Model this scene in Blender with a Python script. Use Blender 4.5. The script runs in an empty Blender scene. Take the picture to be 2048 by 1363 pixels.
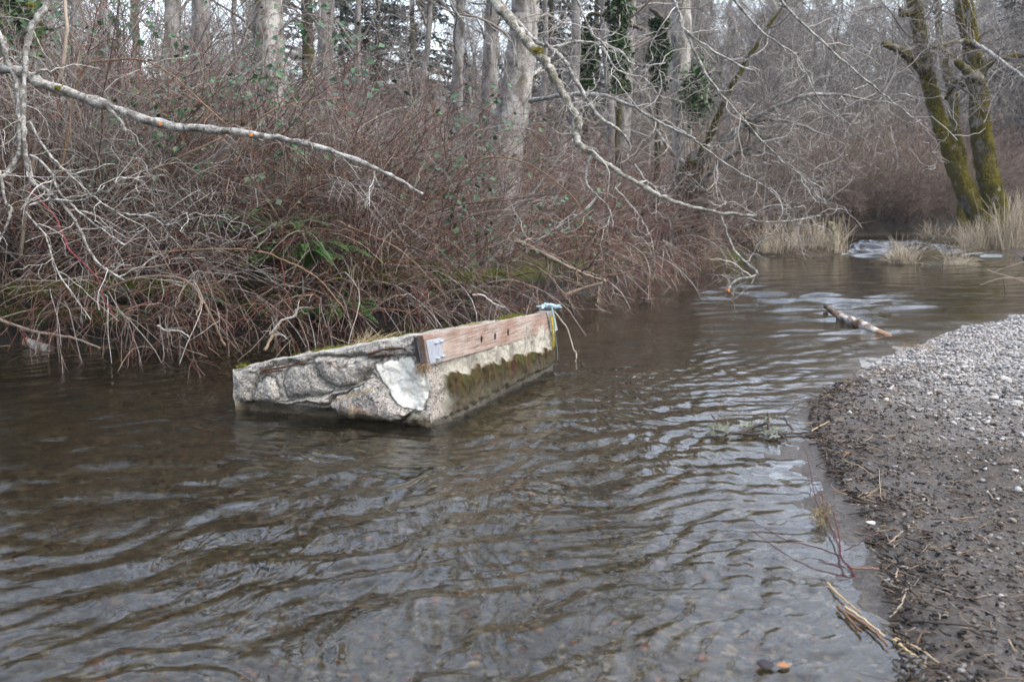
import bpy, bmesh, math, random
import numpy as np
R = math.radians
rng = np.random.default_rng(7)
random.seed(7)
scene = bpy.context.scene
COL = scene.collection
# ------------------------------------------------------------------ camera
CAMZ, FPX, HOR = 1.6, 1991.0, 370.0
PITCH = math.atan((681.5 - HOR) / FPX)
cs, sn = math.cos(PITCH), math.sin(PITCH)
cd = bpy.data.cameras.new('camera'); cam = bpy.data.objects.new('camera', cd); COL.objects.link(cam)
cam.location = (0, 0, CAMZ); cam.rotation_euler = (math.pi/2 - PITCH, 0, 0)
cd.lens = 35; cd.sensor_width = 36; cd.clip_end = 2000; cd.clip_start = 0.05
cd.dof.use_dof = True; cd.dof.focus_distance = 7.2; cd.dof.aperture_fstop = 3.2
scene.camera = cam
# ------------------------------------------------------------------ world, sun, exposure
SUN_EL, SUN_AZ = 50.0, 125.0           # degrees; azimuth clockwise from +Y
w = bpy.data.worlds.new('World'); scene.world = w; w.use_nodes = True
nt = w.node_tree; bg = nt.nodes['Background']
sky = nt.nodes.new('ShaderNodeTexSky'); sky.sky_type = 'NISHITA'; sky.sun_disc = False
sky.sun_elevation = R(SUN_EL); sky.sun_rotation = R(SUN_AZ); sky.dust_density = 4.0; sky.air_density = 1.0; sky.ozone_density = 1.0
hs = nt.nodes.new('ShaderNodeHueSaturation'); hs.inputs['Saturation'].default_value = 0.58
nt.links.new(sky.outputs[0], hs.inputs['Color'])
tc = nt.nodes.new('ShaderNodeTexCoord'); nz = nt.nodes.new('ShaderNodeTexNoise')
nz.inputs['Scale'].default_value = 2.2; nz.inputs['Detail'].default_value = 5
nt.links.new(tc.outputs['Generated'], nz.inputs['Vector'])
mr = nt.nodes.new('ShaderNodeMapRange'); mr.inputs[1].default_value = .35; mr.inputs[2].default_value = .68
mr.inputs[3].default_value = .75; mr.inputs[4].default_value = 1.6
nt.links.new(nz.outputs['Fac'], mr.inputs[0])
vm = nt.nodes.new('ShaderNodeVectorMath'); vm.operation = 'SCALE'
nt.links.new(hs.outputs['Color'], vm.inputs[0]); nt.links.new(mr.outputs[0], vm.inputs['Scale'])
sz = nt.nodes.new('ShaderNodeSeparateXYZ'); nt.links.new(tc.outputs['Generated'], sz.inputs[0])
mz = nt.nodes.new('ShaderNodeMapRange'); mz.inputs[1].default_value = 0; mz.inputs[2].default_value = .6; mz.inputs[3].default_value = 1.15; mz.inputs[4].default_value = 1.7
nt.links.new(sz.outputs[2], mz.inputs[0]); vz = nt.nodes.new('ShaderNodeVectorMath'); vz.operation = 'SCALE'
my = nt.nodes.new('ShaderNodeMapRange'); my.inputs[1].default_value = -.6; my.inputs[2].default_value = .8; my.inputs[3].default_value = .85; my.inputs[4].default_value = 2.7
nt.links.new(sz.outputs[1], my.inputs[0]); mm = nt.nodes.new('ShaderNodeMath'); mm.operation = 'MULTIPLY'; nt.links.new(mz.outputs[0], mm.inputs[0]); nt.links.new(my.outputs[0], mm.inputs[1])
nt.links.new(vm.outputs[0], vz.inputs[0]); nt.links.new(mm.outputs[0], vz.inputs['Scale'])
nt.links.new(vz.outputs[0], bg.inputs['Color']); bg.inputs['Strength'].default_value = 0.15
sd_ = bpy.data.lights.new('sun', 'SUN'); sd_.energy = 0.7; sd_.angle = R(25); sd_.color = (1, .96, .9)
sun = bpy.data.objects.new('sun', sd_); COL.objects.link(sun)
sun.rotation_euler = (R(90 - SUN_EL), 0, R(180 - SUN_AZ) ); sun.location = (0, 0, 30)
scene.view_settings.view_transform = 'Standard'; scene.view_settings.look = 'None'
scene.view_settings.exposure = 0.46; scene.view_settings.gamma = 1
scene.cycles.use_denoising = True
scene.cycles.max_bounces = 8; scene.cycles.diffuse_bounces = 3; scene.cycles.glossy_bounces = 3
scene.cycles.transmission_bounces = 6; scene.cycles.blur_glossy = 0.5

# ------------------------------------------------------------------ helpers
def px(x, y, Y):
    u = (x - 1024) / FPX; v = (y - 681.5) / FPX
    t = Y / (cs - v * sn)
    return np.array([u * t, Y, CAMZ + t * (-sn - v * cs)])
def gp(x, y, z=0.0):
    u = (x - 1024) / FPX; v = (y - 681.5) / FPX
    t = (z - CAMZ) / (-sn - v * cs)
    return np.array([u * t, t * (cs - v * sn), z])
def proj(P):
    d = P - np.array([0, 0, CAMZ]); f = d[..., 1] * cs - d[..., 2] * sn; up = d[..., 1] * sn + d[..., 2] * cs
    return 1024 + FPX * d[..., 0] / f, 681.5 - FPX * up / f
def nrm(a): return a / np.maximum(np.linalg.norm(a, axis=-1, keepdims=True), 1e-9)
def sstep(a, b, x):
    t = np.clip((x - a) / (b - a), 0, 1); return t * t * (3 - 2 * t)
def _h(ix, iy, iz, s):
    n = (ix.astype(np.int64) * 374761393 + iy.astype(np.int64) * 668265263 + iz.astype(np.int64) * 2147483647 + s * 974634777) & 0xffffffff
    n = ((n ^ (n >> 13)) * 1274126177) & 0xffffffff
    n = ((n ^ (n >> 16)) * 2246822519) & 0xffffffff
    return ((n ^ (n >> 15)) & 0xffffff) / float(0xffffff)
def vnoise(x, y, z=None, s=0):
    if z is None: z = np.zeros_like(x)
    ix, iy, iz = np.floor(x), np.floor(y), np.floor(z); fx, fy, fz = x - ix, y - iy, z - iz
    fx, fy, fz = [f * f * (3 - 2 * f) for f in (fx, fy, fz)]
    out = 0
    for a in (0, 1):
        for b in (0, 1):
            for c in (0, 1):
                wgt = (fx if a else 1 - fx) * (fy if b else 1 - fy) * (fz if c else 1 - fz)
                out = out + wgt * _h(ix + a, iy + b, iz + c, s)
    return out * 2 - 1
def fbm(x, y, z=None, o=4, s=0):
    r, a, f = 0, 1.0, 1.0
    for i in range(o):
        r = r + a * vnoise(x * f, y * f, None if z is None else z * f, s + i); a *= .5; f *= 2.03
    return r
def polydist(X, Y, pts, closed=False):
    d = np.full(X.shape, 1e9); n = len(pts)
    for i in range(n if closed else n - 1):
        ax, ay = pts[i]; bx, by = pts[(i + 1) % n]; ex, ey = bx - ax, by - ay
        t = np.clip(((X - ax) * ex + (Y - ay) * ey) / (ex * ex + ey * ey + 1e-12), 0, 1)
        d = np.minimum(d, np.hypot(X - ax - t * ex, Y - ay - t * ey))
    return d
def inside(X, Y, pts):
    r = np.zeros(X.shape, bool); n = len(pts)
    for i in range(n):
        ax, ay = pts[i]; bx, by = pts[(i + 1) % n]
        c = (ay > Y) != (by > Y)
        r ^= c & (X < (bx - ax) * (Y - ay) / ((by - ay) if by != ay else 1e-12) + ax)
    return r

def mesh(name, V, faces, mat=None, col=None, parent=None, smooth=True):
    """V (n,3); faces: list of int arrays (m,k)"""
    me = bpy.data.meshes.new(name)
    V = np.ascontiguousarray(V, dtype=np.float32)
    me.vertices.add(len(V)); me.vertices.foreach_set('co', V.ravel())
    idx = np.concatenate([f.ravel() for f in faces]).astype(np.int32)
    cnt = np.concatenate([np.full(len(f), f.shape[1]) for f in faces]).astype(np.int32)
    st = np.concatenate([[0], np.cumsum(cnt)[:-1]]).astype(np.int32)
    me.loops.add(len(idx)); me.loops.foreach_set('vertex_index', idx)
    me.polygons.add(len(cnt)); me.polygons.foreach_set('loop_start', st)
    me.update(calc_edges=True)
    me.polygons.foreach_set('use_smooth', np.full(len(cnt), smooth))
    if col is not None:
        a = me.attributes.new('Col', 'FLOAT_COLOR', 'POINT')
        c = np.ones((len(V), 4), np.float32); c[:, :3] = col; a.data.foreach_set('color', c.ravel())
    if mat is not None: me.materials.append(mat)
    o = bpy.data.objects.new(name, me); COL.objects.link(o)
    if parent is not None: o.parent = parent
    return o
class MB:
    def __init__(s): s.V = []; s.F = {}; s.C = []; s.n = 0
    def add(s, V, faces, col=None):
        for f in faces: s.F.setdefault(f.shape[1], []).append(f + s.n)
        s.V.append(V); s.C.append(np.broadcast_to(np.array((1, 1, 1.) if col is None else col, float), (len(V), 3)) if np.ndim(col) < 2 else col)
        s.n += len(V); return s
    def build(s, name, mat, parent=None, smooth=True):
        return mesh(name, np.concatenate(s.V), [np.concatenate(f) for f in s.F.values()], mat, np.concatenate(s.C), parent, smooth)
def tubes(P, Rr, sides=3, col=None, g=None):
    """P (n,k,3) R (n,k) -> V, faces, col"""
    g = g or rng
    n, k, _ = P.shape
    T = nrm(np.gradient(P, axis=1) + 1e-7)
    ref = nrm(g.normal(size=(n, 1, 3))); N = nrm(np.cross(T, np.broadcast_to(ref, T.shape))); B = np.cross(T, N)
    a = np.arange(sides) * 2 * math.pi / sides
    V = P[:, :, None] + Rr[:, :, None, None] * (N[:, :, None] * np.cos(a)[:, None] + B[:, :, None] * np.sin(a)[:, None])
    base = (np.arange(n) * k * sides)[:, None, None] + (np.arange(k - 1) * sides)[None, :, None]
    j = np.arange(sides)[None, None]; j2 = (j + 1) % sides
    F = np.stack([base + j, base + j2, base + sides + j2, base + sides + j], -1).reshape(-1, 4)
    C = None
    if col is not None:
        C = np.broadcast_to(col[:, None, None] if col.ndim == 2 else col[:, :, None], (n, k, sides, 3)).reshape(-1, 3)
    return V.reshape(-1, 3), [F], C
def grow(P0, D0, L, k, droop, wig, g):
    n = len(P0); P = np.zeros((n, k, 3)); p = P0.copy(); d = nrm(D0); P[:, 0] = p
    drp = np.zeros((n, 3)); drp[:, 2] = -droop if np.ndim(droop) else -droop
    for i in range(1, k):
        p = p + d * (L / (k - 1))[:, None]; P[:, i] = p
        d = nrm(d + drp / (k - 1) + g.normal(size=(n, 3)) * wig / math.sqrt(k - 1))
    return P
def sub(P, Rr, m, lo, hi, g):
    """pick m start points on strands P"""
    n, k, _ = P.shape; i = g.integers(0, n, m); t = g.uniform(lo, hi, m) * (k - 1)
    a = np.minimum(t.astype(int), k - 2); f = (t - a)[:, None]
    p = P[i, a] * (1 - f) + P[i, a + 1] * f; T = nrm(P[i, a + 1] - P[i, a])
    r = Rr[i, a] * (1 - f[:, 0]) + Rr[i, a + 1] * f[:, 0]
    return p, T, r, t / (k - 1), i
def perp(T, g):
    v = g.normal(size=T.shape); v -= (v * T).sum(-1, keepdims=True) * T; return nrm(v)
def taper(n, k, r0, r1): return r0[:, None] + (r1 - r0)[:, None] * np.linspace(0, 1, k)[None]
def spline(pts, m=6):
    p = np.array(pts, float); p = np.vstack([2 * p[0] - p[1], p, 2 * p[-1] - p[-2]]); out = []
    for i in range(1, len(p) - 2):
        for t in np.linspace(0, 1, m, endpoint=False):
            a, b, c, d = p[i-1], p[i], p[i+1], p[i+2]
            out.append(.5 * (2*b + (c-a)*t + (2*a-5*b+4*c-d)*t*t + (3*b-a-3*c+d)*t**3))
    out.append(p[-2]); return np.array(out)
def limb(pts, r0, r1, sides=8, m=6, wob=.004, g=None, cap=True, lump=.08):
    """thick single tube along a spline, returns V,F,P,R"""
    g = g or rng
    P = spline(pts, m); P = P + g.normal(size=P.shape) * wob
    k = len(P); r = np.linspace(r0, r1, k) * (1 + g.normal(size=k) * lump)
    if cap: P = np.vstack([P, P[-1] + (P[-1] - P[-2]) * .02]); r = np.append(r, r1 * .05)
    V, F, _ = tubes(P[None], r[None], sides)
    return V, F, P[None], r[None]

def tag(o, label, cat, group=None, kind=None):
    o['label'] = label; o['category'] = cat
    if group: o['group'] = group
    if kind: o['kind'] = kind
    return o
def thing(name, label, cat, loc=(0, 0, 0), group=None):
    o = bpy.data.objects.new(name, None); COL.objects.link(o); o.location = loc; o.empty_display_size = .1
    return tag(o, label, cat, group)
def dup(root, loc, rz=0., sc=1., label=None, group=None):
    r = root.copy(); COL.objects.link(r); r.location = loc; r.rotation_euler = (0, 0, rz); r.scale = (sc,) * 3
    if label: r['label'] = label
    if group: r['group'] = group
    for c in root.children:
        d = c.copy(); COL.objects.link(d); d.parent = r
    return r

# ------------------------------------------------------------------ materials
class NT:
    def __init__(s, name):
        s.m = bpy.data.materials.new(name); s.m.use_nodes = True; s.t = s.m.node_tree; s.b = s.t.nodes['Principled BSDF']
        s.b.inputs['Specular IOR Level'].default_value = .25
    def n(s, typ, **kw):
        nd = s.t.nodes.new('ShaderNode' + typ)
        for k, v in kw.items():
            if k in nd.inputs: s.set(nd.inputs[k], v)
            else: setattr(nd, k, v)
        return nd
    def set(s, inp, v):
        if hasattr(v, 'is_output'): s.t.links.new(v, inp)
        else:
            if isinstance(v, tuple) and len(v) == 3 and inp.type == 'RGBA': v = (*v, 1)
            inp.default_value = v
    def pos(s, obj=False, sc=(1, 1, 1)):
        o = s.n('TexCoord').outputs['Object'] if obj else s.n('NewGeometry').outputs['Position']
        return s.n('VectorMath', operation='MULTIPLY').outputs[0] if False else s._mul(o, sc)
    def _mul(s, o, sc):
        if sc == (1, 1, 1): return o
        v = s.n('VectorMath', operation='MULTIPLY'); s.set(v.inputs[0], o); v.inputs[1].default_value = sc; return v.outputs[0]
    def noise(s, vec, scale, detail=4, rough=.55, dist=0):
        return s.n('TexNoise', Vector=vec, Scale=scale, Detail=detail, Roughness=rough, Distortion=dist).outputs['Fac']
    def vor(s, vec, scale, out='Distance', feature='F1', rnd=1.):
        return s.n('TexVoronoi', feature=feature, Vector=vec, Scale=scale, Randomness=rnd).outputs[out]
    def ramp(s, fac, stops):
        nd = s.n('ValToRGB', Fac=fac); cr = nd.color_ramp
        while len(cr.elements) < len(stops): cr.elements.new(.5)
        for e, (p, c) in zip(cr.elements, stops):
            e.position = p; e.color = (c, c, c, 1) if np.ndim(c) == 0 else (*c, 1)
        return nd.outputs['Color']
    def mix(s, fac, a, b, mode='MIX'):
        nd = s.n('Mix', data_type='RGBA', blend_type=mode); s.set(nd.inputs[0], fac); s.set(nd.inputs[6], a); s.set(nd.inputs[7], b); return nd.outputs[2]
    def math(s, op, a, b=0.):
        nd = s.n('Math', operation=op); s.set(nd.inputs[0], a); s.set(nd.inputs[1], b); return nd.outputs[0]
    def attr(s): return s.n('Attribute', attribute_name='Col').outputs['Color']
    def bump(s, h, dist=.01, strength=1., normal=None):
        nd = s.n('Bump', Height=h, Distance=dist, Strength=strength)
        if normal is not None: s.set(nd.inputs['Normal'], normal)
        s.set(s.b.inputs['Normal'], nd.outputs[0]); return nd.outputs[0]
    def out(s, color, rough=.8):
        s.set(s.b.inputs['Base Color'], color); s.set(s.b.inputs['Roughness'], rough); return s.m

def m_twig():
    a = NT('twig_bark'); p = a.pos(True)
    c = a.mix(a.noise(p, 30, 3), a.attr(), (0.0, 0.0, 0.0), 'MIX')
    f = a.ramp(a.noise(p, 22, 3), [(.3, .55), (.7, 1.25)])
    return a.out(a.mix(1., a.attr(), f, 'MULTIPLY'), .6)
def m_bark(name, pale, dark, moss=None, moss_lo=.6, stretch=(1, 1, .35), sc=9.):
    a = NT(name); p = a.pos(False, stretch); p2 = a.pos(False)
    f = a.ramp(a.noise(p, sc, 5, .68, .6), [(.42, 0.), (.62, 1.)])
    c = a.mix(f, dark, pale)
    c = a.mix(a.ramp(a.noise(p2, sc * 4, 3), [(.52, 0.), (.66, .55)]), c, tuple(x * .45 for x in dark))
    c = a.mix(a.ramp(a.noise(p2, sc * 1.7, 3), [(.58, 0.), (.68, .5)]), c, (.33, .35, .24))
    h = a.noise(p2, sc * 5, 4, .7)
    if moss:
        mf = a.ramp(a.noise(p2, 2.6, 5, .65), [(moss_lo - .06, 0.), (moss_lo + .04, 1.)])
        mc = a.ramp(a.noise(p2, 30, 4, .7), [(.3, tuple(x * .4 for x in moss)), (.7, moss)])
        c = a.mix(mf, c, mc)
    a.bump(h, .02, .8)
    return a.out(c, .85)
def m_moss(name, c0, c1, sc=40):
    a = NT(name); p = a.pos()
    a.bump(a.noise(p, sc * 1.5, 4, .7), .02, 1)
    return a.out(a.mix(1., a.attr(), a.ramp(a.noise(p, sc, 4, .7), [(.3, c0), (.7, c1)]), 'MULTIPLY'), .95)
def m_attr(name, rough=.7, var=.35, sc=40, spec=.2, obj=False):
    a = NT(name); p = a.pos(obj); a.b.inputs['Specular IOR Level'].default_value = spec
    f = a.ramp(a.noise(p, sc, 4, .6), [(.25, 1 - var), (.75, 1 + var * .6)])
    return a.out(a.mix(1., a.attr(), f, 'MULTIPLY'), rough)
MT = m_twig()
M_PALE = m_bark('lichen_bark', (.50, .50, .48), (.14, .13, .12), None, sc=14., stretch=(1, 1, 1))
M_PALEM = m_bark('lichen_bark_moss', (.44, .44, .40), (.14, .13, .105), (.16, .13, .02), .66, sc=14., stretch=(1, 1, 1))
M_ALDER = m_bark('alder_bark', (.40, .39, .38), (.14, .13, .12), (.09, .08, .02), .66, sc=5.)
M_FAR = m_bark('grey_bark', (.30, .285, .28), (.13, .12, .115), None, sc=5.)
M_MOSSY = m_bark('mossy_bark', (.27, .27, .26), (.09, .085, .075), (.115, .10, .018), .46, sc=8.)
M_DARK = m_bark('dark_bark', (.12, .10, .08), (.04, .034, .028), (.08, .08, .015), .55, sc=8.)
M_LEAF = m_attr('green_leaf', .45, .3, 25, .4)
M_STRAW = m_attr('dry_stalk', .75, .3, 40)
M_MOSS = m_moss('moss', (.35, .35, .35), (1.2, 1.2, 1.2))
M_ROCK = m_attr('pebble_stone', .75, .4, 60)

# ------------------------------------------------------------------ ground and water
LEFT = [(-40, 9), (-14, 9.2), (-8, 9.6), (-5.1, 9.95), (-3.6, 10.05), (-2.26, 10.6), (-1.28, 11.4), (-.16, 13.3), (1.57, 15.9), (2.5, 18.2), (4.0, 21), (5.2, 24.5), (5.9, 29), (8, 31.5), (12, 33), (16, 33.5), (40, 33)]
RIGHT = [(40, 27), (17, 27), (13.6, 26.0), (11.9, 24.6), (11.6, 22.5), (12.6, 20), (13.2, 17), (11, 14.6), (8.2, 13.2), (6.3, 12.2), (5.2, 11.3), (4.13, 10), (3.4, 9.0), (2.68, 8.0), (2.2, 7.2), (2.02, 6.6), (1.88, 6.0), (1.72, 5.1), (1.66, 4.5), (1.57, 4.1), (1.35, 3.3), (1.0, 2.4), (0, 1.5), (-3, 1.0), (-40, 0.5)]
WATER = LEFT + RIGHT
def H(X, Y):
    X = np.asarray(X, float); Y = np.asarray(Y, float)
    wx = X + .20 * fbm(X * 1.9, Y * 1.9, s=31, o=4) + .09 * vnoise(X * 6, Y * 6, s=3); wy = Y + .10 * fbm(X * 1.7 + 9, Y * 1.7, s=37, o=3)
    wat = inside(wx, wy, WATER); dL = polydist(wx, wy, LEFT); dR = polydist(wx, wy, RIGHT)
    dep = np.minimum(.085 * dR, .17 + .115 * dR) ; dep = np.minimum(dep, 1.1) * sstep(-.05, .8, dL)
    zw = -dep
    zl = .38 * sstep(0, .35, dL) + .25 * sstep(.3, 2.5, dL) + .30 * sstep(2, 9, dL)
    zr = .34 * (1 - np.exp(-dR / 3.2)) + .02 * sstep(0, .3, dR)
    z = np.where(wat, zw, np.where(dL < dR, zl, zr))
    isl = np.exp(-(((X - 6.75) / 1.15) ** 2 + ((Y - 23.3) / .8) ** 2) ** 2); z = z + isl * (.62) * (z < .1)
    isl2 = np.exp(-(((X - 8.6) / .7) ** 2 + ((Y - 20.6) / .35) ** 2)); z = z + isl2 * .62 * (z < .1)
    bar = np.exp(-(((X - 13.4) / .8) ** 2 + ((Y - 30.2) / .5) ** 2) ** 2); z = z + bar * .85 * (z < .1)
    r = np.hypot(X, Y); hill = sstep(38, 130, r) * 10 * sstep(-60, 60, Y) 
    lefth = sstep(28, 70, r) * 2.5
    z = z + np.where(Y > 20, hill, 0) + np.where((Y > 20), lefth * sstep(20, 30, Y), 0)
    lump = np.where(dL < dR, .09, .018); z = z + lump * fbm(X * 1.9, Y * 1.9, s=11, o=4) * np.where(wat, .5, sstep(0, .5, np.minimum(dL, dR)))
    z = z + .006 * fbm(X * 12, Y * 12, s=19, o=3)
    return z
def polar(na, nb, r0, r1, nr, half):
    a1 = np.linspace(-half, half, na); a2 = np.linspace(half, 2 * math.pi - half, nb + 2)[1:-1]
    a = np.concatenate([a1, a2]); r = r0 * (r1 / r0) ** np.linspace(0, 1, nr)
    A, Rr = np.meshgrid(a, r); X = Rr * np.sin(A); Y = Rr * np.cos(A); n = len(a)
    i = np.arange(nr - 1)[:, None] * n; j = np.arange(n)[None]; j2 = (j + 1) % n
    F = np.stack([i + j, i + n + j, i + n + j2, i + j2], -1).reshape(-1, 4)[:, ::-1]
    return X, Y, F
X, Y, F = polar(520, 90, .35, 400, 460, R(38))
Z = H(X, Y)
V = np.stack([X, Y, Z], -1).reshape(-1, 3)
cap = np.arange(610)[None][:, ::-1]
def m_ground():
    a = NT('creek_ground'); p = a.pos(); sep = a.n('SeparateXYZ', Vector=p)
    at = a.attr(); s3 = a.n('SeparateColor', Color=at)   # R bank left(moss/litter) G gravel pale B moss and painted hollow shade
    peb = a.vor(p, 42., 'Color'); pd = a.vor(p, 42., 'Distance')
    pc = a.n('SeparateColor', Color=peb).outputs[0]
    bed = a.ramp(pc, [(0., (.028, .022, .010)), (.35, (.065, .050, .023)), (.6, (.105, .079, .036)), (.85, (.078, .069, .046)), (1., (.22, .18, .115))])
    bed = a.mix(a.ramp(a.noise(p, 2.2, 4), [(.4, 0.), (.65, .55)]), bed, (.024, .019, .008))
    soil = a.ramp(a.noise(p, 45, 5, .7), [(.3, (.030, .025, .021)), (.55, (.072, .062, .053)), (.75, (.15, .132, .115))])
    grav = a.ramp(pc, [(0., (.11, .103, .098)), (.5, (.24, .23, .22)), (1., (.42, .41, .39))])
    lit = a.ramp(a.noise(p, 14, 5, .7), [(.3, (.016, .012, .007)), (.55, (.05, .036, .022)), (.75, (.10, .075, .045))])
    moss = a.ramp(a.noise(p, 30, 4, .7), [(.3, (.014, .019, .003)), (.7, (.075, .09, .012))])
    lit = a.mix(a.math('MULTIPLY', a.ramp(a.noise(p, 1.7, 4, .6), [(.42, 0.), (.54, .9)]), s3.outputs[2]), lit, moss)
    fg = a.n('MapRange', Value=sep.outputs[1]); fg.inputs[1].default_value = 26; fg.inputs[2].default_value = 45; lit = a.mix(fg.outputs[0], lit, a.ramp(a.noise(p, 3, 5, .7), [(.35, (.06, .055, .05)), (.65, (.15, .14, .135))]))
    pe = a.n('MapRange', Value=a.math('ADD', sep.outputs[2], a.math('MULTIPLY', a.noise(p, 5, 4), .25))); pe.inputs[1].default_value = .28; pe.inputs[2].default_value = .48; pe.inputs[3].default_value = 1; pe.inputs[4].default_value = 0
    lit = a.mix(a.math('MULTIPLY', pe.outputs[0], s3.outputs[2]), lit, (.010, .009, .006))  # shade of the hollow under the bank, painted near-black low on the slope
    c = a.mix(s3.outputs[1], soil, grav); c = a.mix(s3.outputs[0], c, lit)
    uw = a.n('MapRange', Value=sep.outputs[2]); uw.inputs[1].default_value = -.03; uw.inputs[2].default_value = .01; uw.inputs[3].default_value = 1; uw.inputs[4].default_value = 0
    c = a.mix(uw.outputs[0], c, bed)
    h = a.math('ADD', a.math('MULTIPLY', pd, -.5), a.math('MULTIPLY', a.noise(p, 24, 6, .75), 1.6))
    a.bump(h, .012, .8)
    wet = a.n('MapRange', Value=sep.outputs[2]); wet.inputs[1].default_value = .02; wet.inputs[2].default_value = .09; wet.inputs[3].default_value = .35; wet.inputs[4].default_value = .9
    return a.out(c, wet.outputs[0])
dL = polydist(X, Y, LEFT); dR = polydist(X, Y, RIGHT)
leftside = (dL < dR)
farr = (Y > 16)
gcol = np.zeros(X.shape + (3,)); gcol[..., 0] = np.where(leftside | (np.hypot(X, Y) > 14), 1, 0)
# pale cobbles lie on the upper part of the bar; the lower part is wet dark silt
ppx = sstep(.2, 1.3, dR + .45 * (Y - 7.5) * .5 + .5 * fbm(X * .9, Y * .9, s=5, o=3)) * sstep(4.5, 7.5, Y + .3 * (X - 2))
GRAV = lambda x, y: sstep(-.1, 1.2, polydist(x, y, RIGHT) * .75 + .34 * (y - 7.0) + .5 * fbm(x * .9, y * .9, s=5, o=3))
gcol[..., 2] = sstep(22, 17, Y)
gcol[..., 1] = np.clip(GRAV(X, Y), 0, 1)
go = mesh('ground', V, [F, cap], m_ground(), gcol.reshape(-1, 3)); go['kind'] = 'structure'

# block corners (world) ------------------------------------------------
FRt = px(852, 668, 6.55); FLt = px(463, 737, 7.08); BRt = px(1104, 622, 8.75); BLt = FLt + (BRt - FRt)
ZB = -.5
def down(p, q): return np.array([q[0], q[1], ZB])
FRb = gp(872, 862); FLb = gp(478, 826); BRb = gp(1114, 738)
FRb = down(0, FRb); FLb = down(0, FLb); BRb = down(0, BRb); BLb = down(0, FLb + (BRb - FRb))
BLK = [FLb[:2], FRb[:2], BRb[:2], BLb[:2]]

# water ----------------------------------------------------------------
Xw, Yw, Fw = polar(700, 60, 1.0, 120, 1050, R(33))
def waves(X, Y):
    g = np.random.default_rng(5); h = np.zeros(X.shape); r = np.hypot(X, Y)
    db = polydist(X, Y, BLK, True)
    wx = X + .22 * fbm(X * .8, Y * .8, s=41, o=3); wy = Y + .22 * fbm(X * .8 + 5, Y * .8, s=43, o=3)
    cell = r * .005
    for i in range(64):
        lam = .075 * (6.5 ** g.uniform()) ; ang = R(126) + g.normal() * R(20 if lam > .2 else 34)
        kx, ky = math.cos(ang) * 2 * math.pi / lam, math.sin(ang) * 2 * math.pi / lam
        a = (.0050 if lam > .2 else .0062) * lam * g.uniform(.5, 1.3)
        env = np.clip(.5 + 1.3 * vnoise(X * .55 / max(lam, .2) * .35 + i * 7, Y * .55 / max(lam, .2) * .35, s=50 + i), 0.05, 2)
        env = env * (.32 + .95 * sstep(1.0, -1.2, X) if lam > .2 else 1 - .5 * sstep(.5, -2, X))
        h += a * env * np.sin(kx * wx + ky * wy + g.uniform(0, 6.28)) * sstep(2., 4.5, lam / cell)
    # the standing ripples that curl round the block
    band = np.exp(-((db - .55) / .55) ** 2)
    h += .0026 * np.sin(2 * math.pi * db / .115 + 2.0 * fbm(X * .9, Y * .9, s=61, o=2)) * band * sstep(2, 4.5, .115 / cell)
    arc = sstep(.15, .5, db) * np.exp(-db / 1.3) * sstep(-1.6, -.3, X) * np.clip(.6 + .9 * vnoise(X * .9, Y * .9, s=66), 0, 2)
    h += .0022 * np.sin(2 * math.pi * (db + .10 * fbm(X * .7, Y * .7, s=63, o=2)) / .15) * arc * sstep(2, 4.5, .15 / cell)
    h += .0012 * np.sin(2 * math.pi * (db + .08 * fbm(X * .8, Y * .8, s=64, o=2)) / .085 + 1) * arc * sstep(2, 4.5, .085 / cell)
    # long wake lines running downstream of the block
    q = (X + .62) * .60 - (Y - 6.3) * -.0
    wk = (-(X - .2) * .52 + (Y - 6.5) * .85) + .10 * (X - .2) ** 2 * .5
    h += .0026 * np.sin(2 * math.pi * wk / .30 + 1.2 * fbm(X * .7, Y * .7, s=71, o=2)) * sstep(-.6, .5, X) * np.exp(-np.abs(wk) / 2.2) * sstep(2, 4.5, .3 / cell)
    # chop where the stream is quick (mid channel, far riffle)
    rif = np.exp(-(((X - 10) / 3.4) ** 2 + ((Y - 25.5) / 3.8) ** 2)) + .35 * np.exp(-(((X - 4.2) / 2.2) ** 2 + ((Y - 13.5) / 3) ** 2))
    for i in range(14):
        lam = g.uniform(.35, 1.0); ang = R(100) + g.normal() * .35
        h += .028 * lam * rif * np.sin(2 * math.pi / lam * (math.cos(ang) * wx + math.sin(ang) * wy) + g.uniform(0, 6)) * sstep(1.2, 2.5, lam / cell)
    shallow = sstep(-.02, .5, polydist(X, Y, RIGHT))
    return h * (.35 + .65 * shallow)
Zw = waves(Xw, Yw)
def m_water():
    a = NT('creek_water'); p = a.pos(); b = a.b
    b.inputs['Transmission Weight'].default_value = 1; b.inputs['IOR'].default_value = 1.333; b.inputs['Roughness'].default_value = .006
    b.inputs['Base Color'].default_value = (.97, .97, .95, 1); b.inputs['Specular IOR Level'].default_value = .5
    s = a.n('Mapping', Vector=p); s.inputs['Rotation'].default_value = (0, 0, R(-38)); sv = a._mul(s.outputs[0], (.42, 1, 1))
    n1 = a.noise(sv, 26, 3, .55, .6); n2 = a.noise(sv, 7, 4, .55, .8); n3 = a.noise(p, 1.1, 3, .5)
    msk = a.ramp(n3, [(.35, .25), (.65, 1.)])
    h = a.math('ADD', a.math('MULTIPLY', n1, .22), a.math('MULTIPLY', n2, .45))
    h = a.math('MULTIPLY', h, msk)
    a.bump(h, .03, .45)
    va = a.n('VolumeAbsorption', Color=(.60, .60, .50), Density=2.3); a.t.links.new(va.outputs[0], a.t.nodes['Material Output'].inputs['Volume'])
    return a.m
Vw = np.stack([Xw, Yw, Zw], -1).reshape(-1, 3); na_ = Xw.shape[1]; nv_ = len(Vw); low = Vw[-na_:].copy(); low[:, 2] = -3
j_ = np.arange(na_); k_ = (j_ + 1) % na_; top_ = nv_ - na_
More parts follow.
